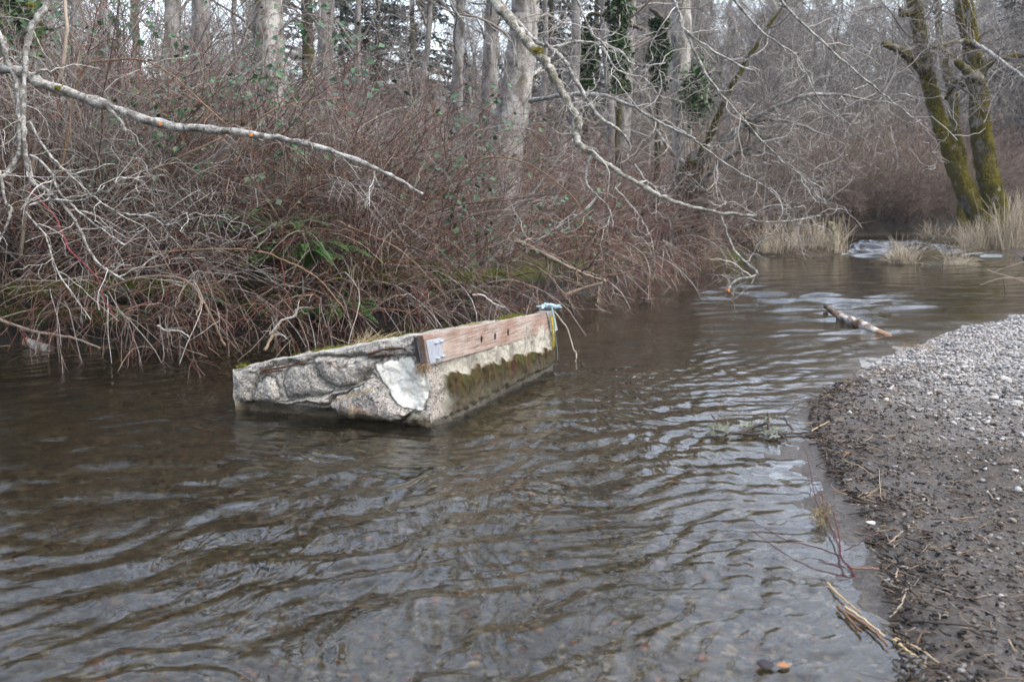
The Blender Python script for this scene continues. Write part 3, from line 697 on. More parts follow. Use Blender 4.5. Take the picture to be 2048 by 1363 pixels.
while n < 34:      # far bank, across the bend
    y = g.uniform(23.5, 42); x = y * (g.uniform(1390, 1900) - 1024) / FPX
    if inside(np.array([x]), np.array([y]), WATER)[0] or polydist(np.array([x]), np.array([y]), LEFT)[0] < .3: continue
    if x > 12.5 and y < 31: continue
    put(FRE[1:], x, y, 'low red brown willow shrub massed on the far bank beyond the dry grass', 'shrub', 'willow shrubs on the far bank', sc=g.uniform(1.0, 1.65)); n += 1
for i in range(16):
    f_ = (i + .5) / 16; x = 5.8 + 11 * f_; y = np.interp(x, [5.2, 5.9, 8, 12, 16], [24.5, 29, 31.5, 33, 33.5]) + .35
    put(FRE[1:], x - .1, y, 'red brown willow shrub at the water edge of the far bank', 'shrub', 'willow shrubs at the far water edge', sc=g.uniform(.8, 1.3))
for i in range(8):
    x, y = g.uniform(14.5, 22), g.uniform(33.5, 42)
    put([FRE[0]], x, y, 'maroon shrub behind the two mossy trunks', 'shrub', 'maroon shrubs behind the mossy trunks', sc=g.uniform(1, 1.4))
for i in range(22):
    y = g.uniform(38, 55); x = y * (g.uniform(1450, 1960) - 1024) / FPX
    put(GRY, x, y, 'tall pale grey shrub at the edge of the far wood behind the red willows', 'shrub', 'grey shrubs at the edge of the far wood', sc=g.uniform(1.3, 2.2))
for x, y, sc_, pr, lb in ((2.9, 19.6, .8, ARC, 'dogwood hanging over the water just before the furrowed grey trunk'), (3.6, 20.4, .85, UPR, 'dogwood standing close against the bent mossy tree'), (4.5, 22.6, .8, UPR, 'brown dogwood behind the bent mossy tree'), (3.0, 21.6, .95, UPR, 'dogwood on the bank beneath the ivy columns'), (5.0, 25.5, .9, GRY, 'grey shrub on the bank behind the reed islet'), (2.2, 19.8, .9, UPR, 'dogwood in front of the straight grey trunk')):
    put(pr, x, y, lb, 'shrub', 'dogwoods round the bent mossy tree', g.uniform(-.5, .5), sc_)
for o in UPR + ARC + GRY + FRE: kill(o)

# ------------------------------------------------------------------ far wood
def tree_proto(name, seed, h, r, nb, ntw, nt2, pal, rs, mat, first=.2, up=.9, bl=.25):
    g = np.random.default_rng(seed); root = bpy.data.objects.new(name, None); COL.objects.link(root)
    q = [np.array([g.normal() * .05 * h * (i / 6), g.normal() * .05 * h * (i / 6), -.4 + h * i / 6]) for i in range(7)]
    V, Fa, P, rr = limb(q, r, r * .18, 8, 5, .01, g); mesh('trunk', V, Fa, mat, None, root)
    p, T, r1, t, _ = sub(P, rr, nb, first, .97, g)
    D = perp(T, g) + np.array([0, 0, up]); L = h * bl * g.uniform(.5, 1.2, nb) * (1.2 - t)
    P2 = grow(p, D, L, 8, -.2, .45, g); r2 = taper(nb, 8, np.minimum(r1 * .45, .05), np.full(nb, .004 * rs))
    b = MB(); V, Fa, c = tubes(P2, r2, 4, pick(pal, nb, g), g); b.add(V, Fa, c)
    p, T, r1, t, _ = sub(P2, r2, ntw, .15, 1, g)
    P3 = grow(p, T + perp(T, g) * .9 + np.array([0, 0, .2]), h * bl * .45 * g.uniform(.4, 1.2, ntw), 6, 0., .5, g); r3 = taper(ntw, 6, np.full(ntw, .006 * rs), np.full(ntw, .003 * rs))
    V, Fa, c = tubes(P3, r3, 3, pick(pal, ntw, g), g); b.add(V, Fa, c)
    p, T, r1, t, _ = sub(P3, r3, nt2, .1, 1, g)
    P4 = grow(p, T + perp(T, g) * .9, h * bl * .2 * g.uniform(.4, 1.2, nt2), 4, 0., .4, g)
    V, Fa, c = tubes(P4, taper(nt2, 4, np.full(nt2, .0035 * rs), np.full(nt2, .002 * rs)), 3, pick(pal, nt2, g), g); b.add(V, Fa, c)
    b.build('crown', MT, root); return root
FT = [tree_proto('bare_tree', 200 + i, 11 + i, .12, 46, 260, 1000, 'grey', 2.8, M_FAR, .08) for i in range(4)]
n = 0
while n < 230:
    y = 42 + 60 * g.uniform(); x = y * (g.uniform(1250, 2250) - 1024) / FPX
    put(FT, x, y, 'slender bare grey tree in the hazy wood on the far slope', 'tree', 'bare trees of the far wood', sc=max(.35, (1.6 + y * (370 + (35 if x * FPX / y > 380 else 90)) / FPX - zg(x, y)) / 12.5) * g.uniform(.7, 1.03)); n += 1
n = 0
while n < 90:
    y = 28 + 34 * g.uniform(); x = y * (g.uniform(-250, 1400) - 1024) / FPX
    if polydist(np.array([x]), np.array([y]), LEFT)[0] < 2: continue
    put(FT, x, y, 'bare twiggy tree in the wood behind the bank thicket', 'tree', 'bare trees behind the bank thicket', sc=max(.4, (1.6 + y * (370 + 40) / FPX - zg(x, y)) / 12.5) * g.uniform(.7, 1.1)); n += 1
for o in FT: kill(o)
# conifers
def conifer_proto(seed, h, dark):
    g = np.random.default_rng(seed); root = bpy.data.objects.new('conifer', None); COL.objects.link(root)
    V, Fa, P, rr = limb([(0, 0, -.4), (.05, 0, h * .5), (0, .05, h)], .28, .03, 8, 6, .01, g); mesh('trunk', V, Fa, M_DARK, None, root)
    nb = 260; z = h * (.06 + .92 * g.uniform(size=nb)); a = g.uniform(0, 6.28, nb); L = (h - z) * .27 + .5
    P0 = np.stack([0 * z, 0 * z, z], -1); D = np.stack([np.cos(a), np.sin(a), np.full(nb, .15)], -1)
    Pb = grow(P0, D, L * g.uniform(.7, 1.1, nb), 8, .6, .12, g); rb = taper(nb, 8, np.full(nb, .03), np.full(nb, .008))
    b = MB(); V, Fa, c = tubes(Pb, rb, 3, np.full((nb, 3), .05), g); b.add(V, Fa, c)
    m = 9000; p, T, r1, t, _ = sub(Pb, rb, m, .15, 1, g); S = perp(T, g); S[:, 2] *= .4; d = nrm(T * .7 + S * .9 + np.array([0, 0, -.25])); wv = perp(d, g) * .035; ln = g.uniform(.15, .4, m)[:, None]
    V = np.stack([p - wv, p + d * ln * .6 - wv * 1.5 , p + d * ln, p + d * ln * .6 + wv * 1.5], 1).reshape(-1, 3); F_ = np.arange(m * 4).reshape(-1, 4)
    cc = np.repeat(np.array(dark) * g.uniform(.5, 1.4, (m, 1)), 4, 0); b.add(V, [F_], cc); b.build('crown', M_LEAF, root); return root
CF = [conifer_proto(300 + i, 15 + 2 * i, ((.022, .035, .020), (.028, .040, .032))[i]) for i in range(2)]
for X_, Y_, pr, lb in ((760, 34, 0, 'dark conifer behind the thicket, nearest the patch of white sky'), (830, 38, 0, 'dark conifer standing next to the slim pale trunk'), (690, 40, 0, 'dark conifer behind the brown barked trunks'), (1100, 44, 0, 'dark conifer behind the widest grey trunk'),
      (1190, 40, 0, 'dark conifer behind the ivy clad trunks'), (2020, 44, 1, 'blue green conifer behind the two mossy trunks'), (2110, 40, 1, 'blue green conifer at the edge of the wood beyond the mossy trunks'), (560, 46, 0, 'dark conifer between the pale trunks above the thicket'), (120, 44, 0, 'dark conifer far behind the lichen branches'), (1560, 85, 1, 'conifer on the far slope above the willows')):
    p = px(X_, 370, Y_); put([CF[pr]], p[0], p[1], lb, 'conifer', 'conifers behind the bare trees', sc=max(.4, (1.6 + Y_ * (370 + (190 if X_ < 1300 else 60)) / FPX - zg(p[0], p[1])) / 16.) * g.uniform(.85, 1.1))
for o in CF: kill(o)
# grey alder trunks standing in the wood, each measured on its own
def twigs_on(P, Rr, n1, l1, n2, l2, pal, g, b, r1=.006, r2=.003, lo=.1, droop=.3, wig=.7, up=0., k1=9, n3=0, l3=0.):
    p, T, r, t, _ = sub(P, Rr, n1, lo, 1, g)
    P2 = grow(p, T * .6 + perp(T, g) + np.array([0, 0, up]), l1 * g.uniform(.35, 1.2, n1), k1, droop, wig, g); rr2 = taper(n1, k1, np.minimum(r * .6, r1 * g.uniform(.6, 1.2, n1)), np.full(n1, r2 * .8))
    V, Fa, c = tubes(P2, rr2, 4, pick(pal, n1, g), g); b.add(V, Fa, c)
    if n2:
        p, T, r, t, _ = sub(P2, rr2, n2, .15, 1, g)
        P3 = grow(p, T * .7 + perp(T, g), l2 * g.uniform(.3, 1.2, n2), 7, droop * .7, wig, g); rr3 = taper(n2, 7, np.full(n2, r2), np.full(n2, r2 * .5))
        V, Fa, c = tubes(P3, rr3, 3, pick(pal, n2, g), g); b.add(V, Fa, c)
        if n3:
            p, T, r, t, _ = sub(P3, rr3, n3, .15, 1, g)
            P4 = grow(p, T * .7 + perp(T, g), l3 * g.uniform(.3, 1.2, n3), 5, droop * .5, wig, g)
            V, Fa, c = tubes(P4, taper(n3, 5, np.full(n3, r2 * .7), np.full(n3, r2 * .4)), 3, pick(pal, n3, g), g); b.add(V, Fa, c)
    return b
def wood_tree(pts, w0, w1, Y, label, mat=M_ALDER, extra=5., name='alder_tree', crown=True, moss=0):
    """pts: trunk centre line top->down as seen; carried on down to the ground and on up to a crown"""
    P_ = [px(x, y, Y) for x, y in pts][::-1]
    d = nrm(P_[0] - P_[1]); b0 = P_[0] + np.array([0, 0, 0.]); zg = float(H(b0[:1], b0[1:2])[0])
    if b0[2] > zg: P_ = [np.array([b0[0] + d[0] / max(-d[2], .3) * (b0[2] - zg + .2) * .6, b0[1], zg - .25])] + P_
    u = nrm(P_[-1] - P_[-2]); P_ = P_ + [P_[-1] + u * extra * .5 + g.normal(size=3) * .15, P_[-1] + u * extra + g.normal(size=3) * .4]
    k = Y / FPX / 2; n = len(P_)
    root = thing(name, label, 'tree', tuple(P_[0]))
    V, Fa, P, rr = limb([p - P_[0] for p in P_], w0 * k * 1.1, w1 * k * .7, 14, 8, .006, g, lump=.04); mesh('trunk', V, Fa, mat, None, root)
    if crown:
        b = MB(); twigs_on(P, rr, 15, 2.2, 70, 1.0, 'grey', g, b, .025, .005, .3, .1, .6, .6, 10, 120, .5); b.build('crown', MT, root)
    if moss:
        m = 1500; p, T, r, t, _ = sub(P, rr, moss, .1, .8, g); N = perp(T, g); C = p + N * r[:, None] * .95
        fuzz(np.repeat(C, 1, 0), moss * 6, .07, ((.05, .045, .006), (.17, .145, .025)), g, 'moss', M_STRAW, root, .004, .6, N * .6)
    return root
wood_tree([(92, -40), (90, 90), (86, 210)], 34, 30, 15, 'pale grey trunk behind the lichen covered branches at the thicket edge')
wood_tree([(268, -40), (272, 80), (276, 200)], 18, 16, 19, 'thin grey trunk beside the bright gap between the trees', M_FAR)
wood_tree([(345, -40), (345, 90), (350, 250)], 36, 32, 16, 'pale trunk with mossy patches rising above the middle of the long lichen branch', M_ALDER, moss=120)
wood_tree([(402, -40), (400, 90), (404, 210)], 40, 38, 17, 'broad pale trunk close beside the one with mossy patches', M_ALDER)
wood_tree([(535, -60), (538, 80), (545, 260)], 66, 58, 15, 'very wide whitish trunk with dark mossy limb stubs', M_ALDER, moss=200)
wood_tree([(612, -40), (616, 60), (618, 200)], 26, 22, 18, 'dark brown trunk between the wide whitish trunk and the conifers', M_DARK)
wood_tree([(655, -40), (652, 60), (650, 200)], 34, 30, 20, 'grey brown trunk below the dark conifers', M_FAR)
wood_tree([(922, -40), (917, 80), (914, 200)], 22, 19, 18, 'slim pale trunk right beside the patch of white sky')
wood_tree([(988, -60), (982, 80), (976, 260)], 34, 26, 17.5, 'pale trunk with a mossy fork, close to the widest grey trunk', M_ALDER, moss=90)
wood_tree([(1052, -60), (1047, 60), (1030, 200), (1012, 300)], 66, 60, 16, 'widest grey trunk, leaning over the dogwood thicket', M_ALDER, 9)
wood_tree([(1150, -40), (1152, 80), (1148, 200)], 20, 16, 21, 'thin mossy trunk between the widest trunk and the ivy', M_FAR)
wood_tree([(1262, -60), (1258, 80), (1248, 240)], 28, 22, 22.5, 'straight grey trunk next to the ivy column', M_ALDER)
wood_tree([(1360, -60), (1362, 120), (1367, 330)], 42, 36, 24.5, 'grey furrowed trunk rising from the mossy foot by the creek', M_ALDER, 8)
for X_ in (150, 205, 470, 720, 860, 1090, 1210): 
    wood_tree([(X_, -40), (X_ + g.normal() * 6, 60), (X_ + g.normal() * 10, 220)], g.uniform(9, 16), g.uniform(7, 12), g.uniform(19, 27), 'thin grey pole of a trunk among the larger alders of the wood', M_FAR, name='bare_sapling')['group'] = 'thin poles of the wood'
# ivy columns
def leafmesh(C, size, colr, g, name, mat, parent, N=None, fold=.25):
    m = len(C); d = nrm(g.normal(size=(m, 3)) if N is None else N + g.normal(size=(m, 3)) * .5); t = perp(d, g); s = np.cross(d, t); L = size * g.uniform(.6, 1.3, (m, 1))
    V = np.stack([C, C + t * L * .45 + s * L * .42 + d * L * fold * .4, C + t * L, C + t * L * .45 - s * L * .42 + d * L * fold * .4], 1).reshape(-1, 3)
    i = np.arange(m)[:, None] * 4; F_ = np.concatenate([i + np.array([[0, 1, 2]]), i + np.array([[0, 2, 3]])])
    cc = np.repeat(np.array(colr[0]) + (np.array(colr[1]) - np.array(colr[0])) * g.uniform(size=(m, 1)), 4, 0)
    return mesh(name, V, [F_], mat, cc, parent, False)
for X_, y0, y1, Yd, w_, lb in ((1238, -120, 190, 20, 20, 'ivy clad trunk, a tall dark green column'), (1318, 40, 175, 21, 18, 'shorter ivy clad trunk beside the furrowed grey trunk'), (1172, 60, 190, 22, 16, 'ivy clad stump of a trunk behind the alder limb')):
    t = wood_tree([(X_, y0), (X_ + 2, (y0 + y1) / 2), (X_ - 2, y1 + 90)], 12, 10, Yd, lb, M_DARK, name='ivy_tree', crown=(y0 < 0), extra=5 if y0 < 0 else .3)
    k = Yd / FPX; m = 2600; yy = g.uniform(y0, y1, m); th = g.uniform(0, 6.28, m); rr = w_ * k * (.25 + .75 * np.sqrt(g.uniform(size=m))) * (1 + .35 * np.sin(yy / 14.))
    C = np.array([px(X_, q, Yd) for q in yy]) + np.stack([np.cos(th) * rr, np.sin(th) * rr, 0 * rr], -1) - np.array(t.location)
    leafmesh(C, .09, ((.012, .030, .010), (.05, .10, .025)), g, 'ivy', M_LEAF, t)
for X_, y_, Yd, wx_, wy_, lb in ((1392, 190, 22, 26, 40, 'leafy evergreen bush behind the furrowed grey trunk'), (30, 40, 13, 30, 45, 'evergreen bush behind the uppermost lichen branch')):
    m = 1500; c0 = px(X_, y_, Yd); k = Yd / FPX; base = np.array([c0[0], Yd, float(H(c0[:1], c0[1:2])[0])])
    t = thing('evergreen_bush', lb, 'bush', tuple(base)); C = c0 - base + g.normal(size=(m, 3)) * np.array([wx_ * k * .6, wx_ * k * .6, wy_ * k * .6])
    leafmesh(C, .10, ((.015, .04, .012), (.06, .12, .03)), g, 'foliage', M_LEAF, t)
    b = MB(); n_ = 14; P = grow(np.zeros((n_, 3)), g.normal(size=(n_, 3)) * .15 + np.array([0, 0, 1]), np.full(n_, float(c0[2] - base[2])) * 1.1, 8, .1, .2, g); V, Fa, c = tubes(P, taper(n_, 8, np.full(n_, .015), np.full(n_, .004)), 4, pick('tan', n_, g), g); b.add(V, Fa, c); b.build('branchwork', MT, t)
# ------------------------------------------------------------------ lichen alder overhanging at the thicket's near end
def on(parent_loc, pts): return [np.array(p) - np.array(parent_loc) for p in pts]
g = np.random.default_rng(11)
base = np.array([-5.35, 9.0, .25]); t = thing('lichen_alder', 'white lichen covered alder whose long bare branch slants down across the thicket', 'tree', tuple(base))
def addlimb(root, b0, pts, r0, r1, name, mat, m=6, wob=.004, lump=.13, sides=8):
    V, Fa, P, rr = limb([np.array(p) - b0 for p in pts], r0, r1, sides, m, wob, g, lump=lump); return P, rr, mesh(name, V, Fa, mat, None, root)
addlimb(t, base, [base - [0, 0, .4], base + [.05, 0, 1.2], base + [-.05, -.1, 3], base + [.1, -.3, 5.5], base + [.0, -.3, 9]], .13, .06, 'trunk', M_PALEM)
LB = []
main = [base + [.0, -.05, 2.2]] + [px(*q) for q in ((0, 138, 8.2), (60, 158, 8.15), (110, 176, 8.1), (210, 210, 8.0), (320, 247, 7.9), (420, 259, 7.8), (540, 273, 7.7), (620, 291, 7.6), (700, 316, 7.5), (780, 350, 7.45), (846, 388, 7.4))]
LB.append(addlimb(t, base, main, .050, .010, 'main_branch', M_PALE, 6))
for pts, r0, r1 in (
  ([(120, -60, 8.3), (95, 5, 8.2), (62, 58, 8.15), (52, 110, 8.1), (48, 180, 8.05), (47, 250, 8), (53, 325, 8), (66, 365, 8), (100, 385, 7.95), (150, 440, 7.9), (190, 520, 7.9), (250, 560, 7.85)], .030, .008),
  ([(-60, 20, 8.3), (0, 70, 8.2), (14, 118, 8.15), (33, 165, 8.1), (38, 240, 8), (38, 300, 8), (22, 335, 8), (-5, 365, 7.9)], .028, .016),
  ([(66, 365, 8), (60, 310, 8.0), (105, 350, 7.95), (118, 385, 7.9), (155, 420, 7.9), (205, 460, 7.85), (250, 490, 7.8)], .012, .006),
  ([(60, 245, 8.0), (92, 300, 8), (140, 350, 7.9), (190, 395, 7.9), (240, 425, 7.8), (300, 432, 7.8), (335, 450, 7.75), (390, 425, 7.7)], .011, .004),
  ([(-20, 320, 7.9), (0, 345, 7.9), (10, 400, 7.8), (22, 420, 7.8), (12, 455, 7.8), (0, 480, 7.8), (-15, 520, 7.7)], .013, .008),
  ([(60, 410, 7.8), (100, 400, 7.8), (150, 402, 7.8), (180, 395, 7.75), (208, 372, 7.7)], .010, .006),
  ([(50, 425, 7.8), (90, 470, 7.8), (115, 540, 7.7), (180, 640, 7.6)], .008, .004),
  ([(195, 195, 8.0), (240, 240, 7.95), (249, 262, 7.9)], .017, .013),
  ([(62, 150, 8.1), (90, 140, 8.1), (106, 155, 8.2), (105, 175, 8.2)], .013, .006),
  ([(215, 385, 7.8), (240, 360, 7.8), (275, 356, 7.8), (330, 350, 7.8)], .008, .004),
  ([(640, 296, 7.6), (690, 320, 7.6), (720, 360, 7.6)], .006, .003), ([(745, 330, 7.5), (752, 360, 7.5), (772, 390, 7.5)], .006, .003)):
    q = [px(*k) for k in pts]
    LB.append(addlimb(t, base, q, r0, r1, 'branch', M_PALE, 6, .003))
for i, (P, rr, ob_) in enumerate(LB):
    b = MB()
    if i == 0: twigs_on(P, rr, 8, .25, 6, .12, 'pale', g, b, .005, .0025, .3, .4, .8)
    else:
        ln = np.linalg.norm(np.diff(P[0], axis=0), axis=1).sum(); m_ = max(2, int(ln * 6)); twigs_on(P, rr, m_, .55, m_ * 3, .2, 'pale', g, b, .005, .0022, .1, .5, .6)
    b.build('twigwork', MT, ob_)
M_CUT = m_attr('fresh_cut_wood', .7, .25, 60)
def disc(c, n, r, colr, name, parent, th=.006):
    s = perp(n[None], g)[0]; q = np.cross(n, s); a = np.arange(12) * 2 * math.pi / 12; rw = r * (1 + .15 * g.normal(size=12))
    ring = lambda z, f: c + n * z + (np.cos(a) * rw * f)[:, None] * s + (np.sin(a) * rw * f)[:, None] * q
    j = np.arange(12); k = (j + 1) % 12; V = np.vstack([ring(-.01, 1), ring(th, 1), ring(th + .001, .5)])
    return mesh(name, V, [np.stack([j, k, k + 12, j + 12], -1), np.stack([j + 12, k + 12, k + 24, j + 24], -1), (np.arange(12) + 24)[None]], M_CUT, np.tile(np.array(colr), (36, 1)), parent, False)
tocam = lambda P: nrm(np.array([0, 0, CAMZ]) - P)
for q, r in (((321, 247, 7.87), .016), ((502, 269.5, 7.68), .013)):
    P = px(*q); disc(P - base + tocam(P) * .012, tocam(P), r, (.55, .21, .05), 'cut_knot', t)
for q in ((116, 176, 8.05), (63, 12, 8.1)):
    P = px(*q) - base; C = P + g.normal(size=(30, 3)) * .012; fuzz(C, 260, .02, ((.10, .09, .01), (.26, .23, .04)), g, 'moss_cushion', M_STRAW, t, .0018, 1.)
# ------------------------------------------------------------------ alder leaning over the creek
base = px(1030, 420, 17.0); base[2] = zg(base[0], base[1]); t = thing('overhanging_alder', 'alder whose crooked pale limb hangs down over the middle of the creek', 'tree', tuple(base))
g = np.random.default_rng(12)
addlimb(t, base, [base - [0, 0, .5], px(1032, 230, 16.9), px(1050, 60, 16.8), px(1052, -70, 16.2), px(1010, -180, 14), px(960, -420, 13)], .15, .09, 'trunk', M_PALEM, 8)
bpx = lambda l: [px(*k) for k in l]
H1 = [(1010, -180, 14), (960, -150, 12.5), (945, -80, 11.2), (985, 0, 10.4), (1012, 30, 10.2), (1042, 70, 10.1), (1070, 103, 10.0), (1093, 128, 9.95), (1118, 172, 9.9), (1143, 218, 9.8), (1158, 248, 9.7), (1152, 272, 9.7), (1162, 292, 9.6), (1186, 308, 9.6), (1235, 342, 9.5), (1290, 375, 9.4), (1345, 402, 9.3), (1400, 419, 9.2), (1460, 428, 9.1), (1512, 433, 9.05)]
CB = [addlimb(t, base, bpx(H1), .060, .012, 'main_limb', M_PALEM, 7, .005, .1, 10)]
for pts, r0, r1 in (
  ([(945, -80, 11.2), (1000, 5, 10.9), (1040, 50, 10.8), (1075, 85, 10.7), (1100, 95, 10.6), (1130, 125, 10.5), (1165, 185, 10.4), (1200, 235, 10.3), (1240, 262, 10.2), (1260, 290, 10.2), (1254, 316, 10.2)], .032, .010),
  ([(1100, 95, 10.6), (1160, 84, 10.6), (1205, 90, 10.5), (1243, 105, 10.5), (1262, 128, 10.5), (1292, 131, 10.4), (1332, 126, 10.4)], .018, .007),
  ([(1205, 92, 10.5), (1235, 140, 10.4), (1290, 158, 10.4), (1320, 190, 10.3), (1370, 205, 10.3)], .012, .005),
  ([(1060, 202, 12.5), (1130, 190, 11.5), (1200, 190, 10.8), (1260, 211, 10.5), (1320, 245, 10.4), (1390, 278, 10.2)], .026, .012),
  ([(1183, 305, 9.6), (1172, 340, 9.55), (1174, 368, 9.5), (1196, 392, 9.5), (1220, 420, 9.4), (1226, 455, 9.4)], .014, .005),
  ([(1196, 392, 9.5), (1165, 425, 9.5), (1120, 452, 9.6), (1065, 488, 9.7)], .012, .009),
  ([(1230, 375, 9.6), (1270, 420, 9.5), (1300, 470, 9.4), (1310, 520, 9.3)], .009, .003),
  ([(1270, 330, 10.2), (1300, 370, 10.1), (1335, 372, 10), (1360, 345, 9.9), (1390, 360, 9.8)], .010, .004),
  ([(1130, -60, 9.4), (1180, 60, 9.3), (1205, 78, 9.3), (1235, 60, 9.2), (1240, 30, 9.2)], .014, .006),
  ([(1320, -60, 9.6), (1356, 20, 9.5), (1370, 60, 9.4), (1440, 110, 9.3), (1520, 150, 9.2)], .018, .007),
  ([(1370, 60, 9.4), (1420, 160, 9.3), (1490, 240, 9.3), (1560, 320, 9.2), (1650, 380, 9.2)], .014, .004),
  ([(1495, 438, 9.1), (1540, 444, 9.1), (1590, 440, 9.1), (1640, 432, 9.1)], .009, .004),
  ([(1440, 427, 9.2), (1455, 470, 9.1), (1478, 512, 9.05), (1510, 540, 9.0), (1512, 552, 9.0), (1480, 557, 9.0), (1463, 568, 9.0), (1457, 577, 9.0)], .009, .012),
  ([(1512, 552, 9.0), (1490, 580, 9), (1462, 600, 8.95), (1440, 590, 8.9)], .005, .002),
  ([(885, -40, 10.6), (915, 30, 10.5), (955, 62, 10.4), (975, 72, 10.4)], .010, .005),
  ([(1500, -80, 9.2), (1560, 0, 9.2), (1640, 80, 9.1), (1720, 150, 9.0), (1800, 215, 9.0), (1870, 270, 9.0)], .016, .004),
  ([(1420, -60, 10.5), (1520, 60, 10.4), (1590, 110, 10.3), (1640, 200, 10.2), (1700, 250, 10.1)], .014, .004),
  ([(1330, 240, 10.5), (1400, 290, 10.4), (1470, 340, 10.3), (1540, 380, 10.2), (1570, 420, 10.2)], .012, .004)):
    CB.append(addlimb(t, base, bpx(pts), r0, r1, 'branch', M_PALE, 6, .004))
for i, (P, rr, ob_) in enumerate(CB):
    b = MB()
    if i == 0: twigs_on(P, rr, 16, .55, 50, .3, 'pale', g, b, .007, .003, .35, .4, 1.0)
    else:
        ln = np.linalg.norm(np.diff(P[0], axis=0), axis=1).sum(); m_ = max(2, int(ln * 5.5)); twigs_on(P, rr, m_, min(.7, ln * .6), m_ * 3, .32, 'pale', g, b, .006, .0028, .15, .35, .9, 0., 10, m_ * 3, .15)
    b.build('twigwork', MT, ob_)
P = px(1457, 577, 9.0); disc(P - base + np.array([0, -.004, -.008]), nrm(np.array([-.4, -.6, -.7])), .014, (.36, .15, .05), 'cut_end', t, .03)
P = px(1075, 103, 9.95) - base; fuzz(P + g.normal(size=(40, 3)) * np.array([.03, .02, .015]), 500, .025, ((.12, .11, .01), (.30, .26, .04)), g, 'moss_cushion', M_STRAW, t, .002, 1.)
# ------------------------------------------------------------------ mossy tree at the water, with long sweeping limbs
g = np.random.default_rng(13)
Yb = 21.5; base = px(1385, 520, Yb); base[2] = max(.1, float(H(base[:1], base[1:2])[0])); t = thing('mossy_tree', 'bent mossy tree at the bend whose long limbs sweep up over the water', 'tree', tuple(base))
addlimb(t, base, [base - [0, 0, .4]] + bpx([(1378, 470, Yb), (1380, 400, Yb), (1384, 340, Yb), (1392, 322, Yb - .2)]), .30, .16, 'trunk', M_MOSSY, 8, .01, .12, 12)
SB = []
for pts, r0, r1 in (([(1388, 345, Yb), (1420, 305, 21), (1465, 270, 20.6), (1490, 250, 20.4), (1530, 225, 20), (1600, 195, 19.6), (1680, 190, 19.4), (1760, 205, 19.2), (1830, 200, 19)], .075, .012),
  ([(1486, 235, 20.5), (1510, 262, 20.3), (1532, 290, 20.2)], .10, .05), ([(1384, 345, Yb), (1340, 300, 21), (1310, 250, 20.8), (1290, 170, 20.6)], .06, .02),
  ([(1388, 330, Yb), (1420, 270, 21), (1450, 200, 20.6), (1500, 110, 20.2), (1560, 20, 20), (1600, -60, 20)], .08, .02),
  ([(1380, 400, Yb), (1440, 330, 20.8), (1500, 300, 20.3), (1580, 330, 19.8), (1640, 400, 19.4)], .05, .012), ([(1450, 275, 20.7), (1520, 240, 20.4), (1600, 250, 20.), (1690, 290, 19.6)], .05, .012),
  ([(1384, 360, Yb), (1360, 375, 21.2), (1330, 380, 21.0), (1290, 400, 20.8)], .05, .015)):
    SB.append(addlimb(t, base, bpx(pts), r0, r1, 'limb', M_MOSSY if r0 > .078 else M_ALDER, 6, .012))
for P, rr, ob_ in SB:
    b = MB(); twigs_on(P, rr, 26, 1.5, 130, .8, 'grey', g, b, .013, .006, .15, .25, .6, .2, 9, 180, .35); b.build('twigwork', MT, ob_)
m = 900; p = base * 0 + np.array([q - base for q in bpx([(1380 + g.normal() * 16, g.uniform(330, 490), Yb - .25) for _ in range(m)])])
fuzz(p, 6000, .09, ((.045, .03, .006), (.15, .11, .02)), g, 'moss', M_STRAW, t, .006, .8)
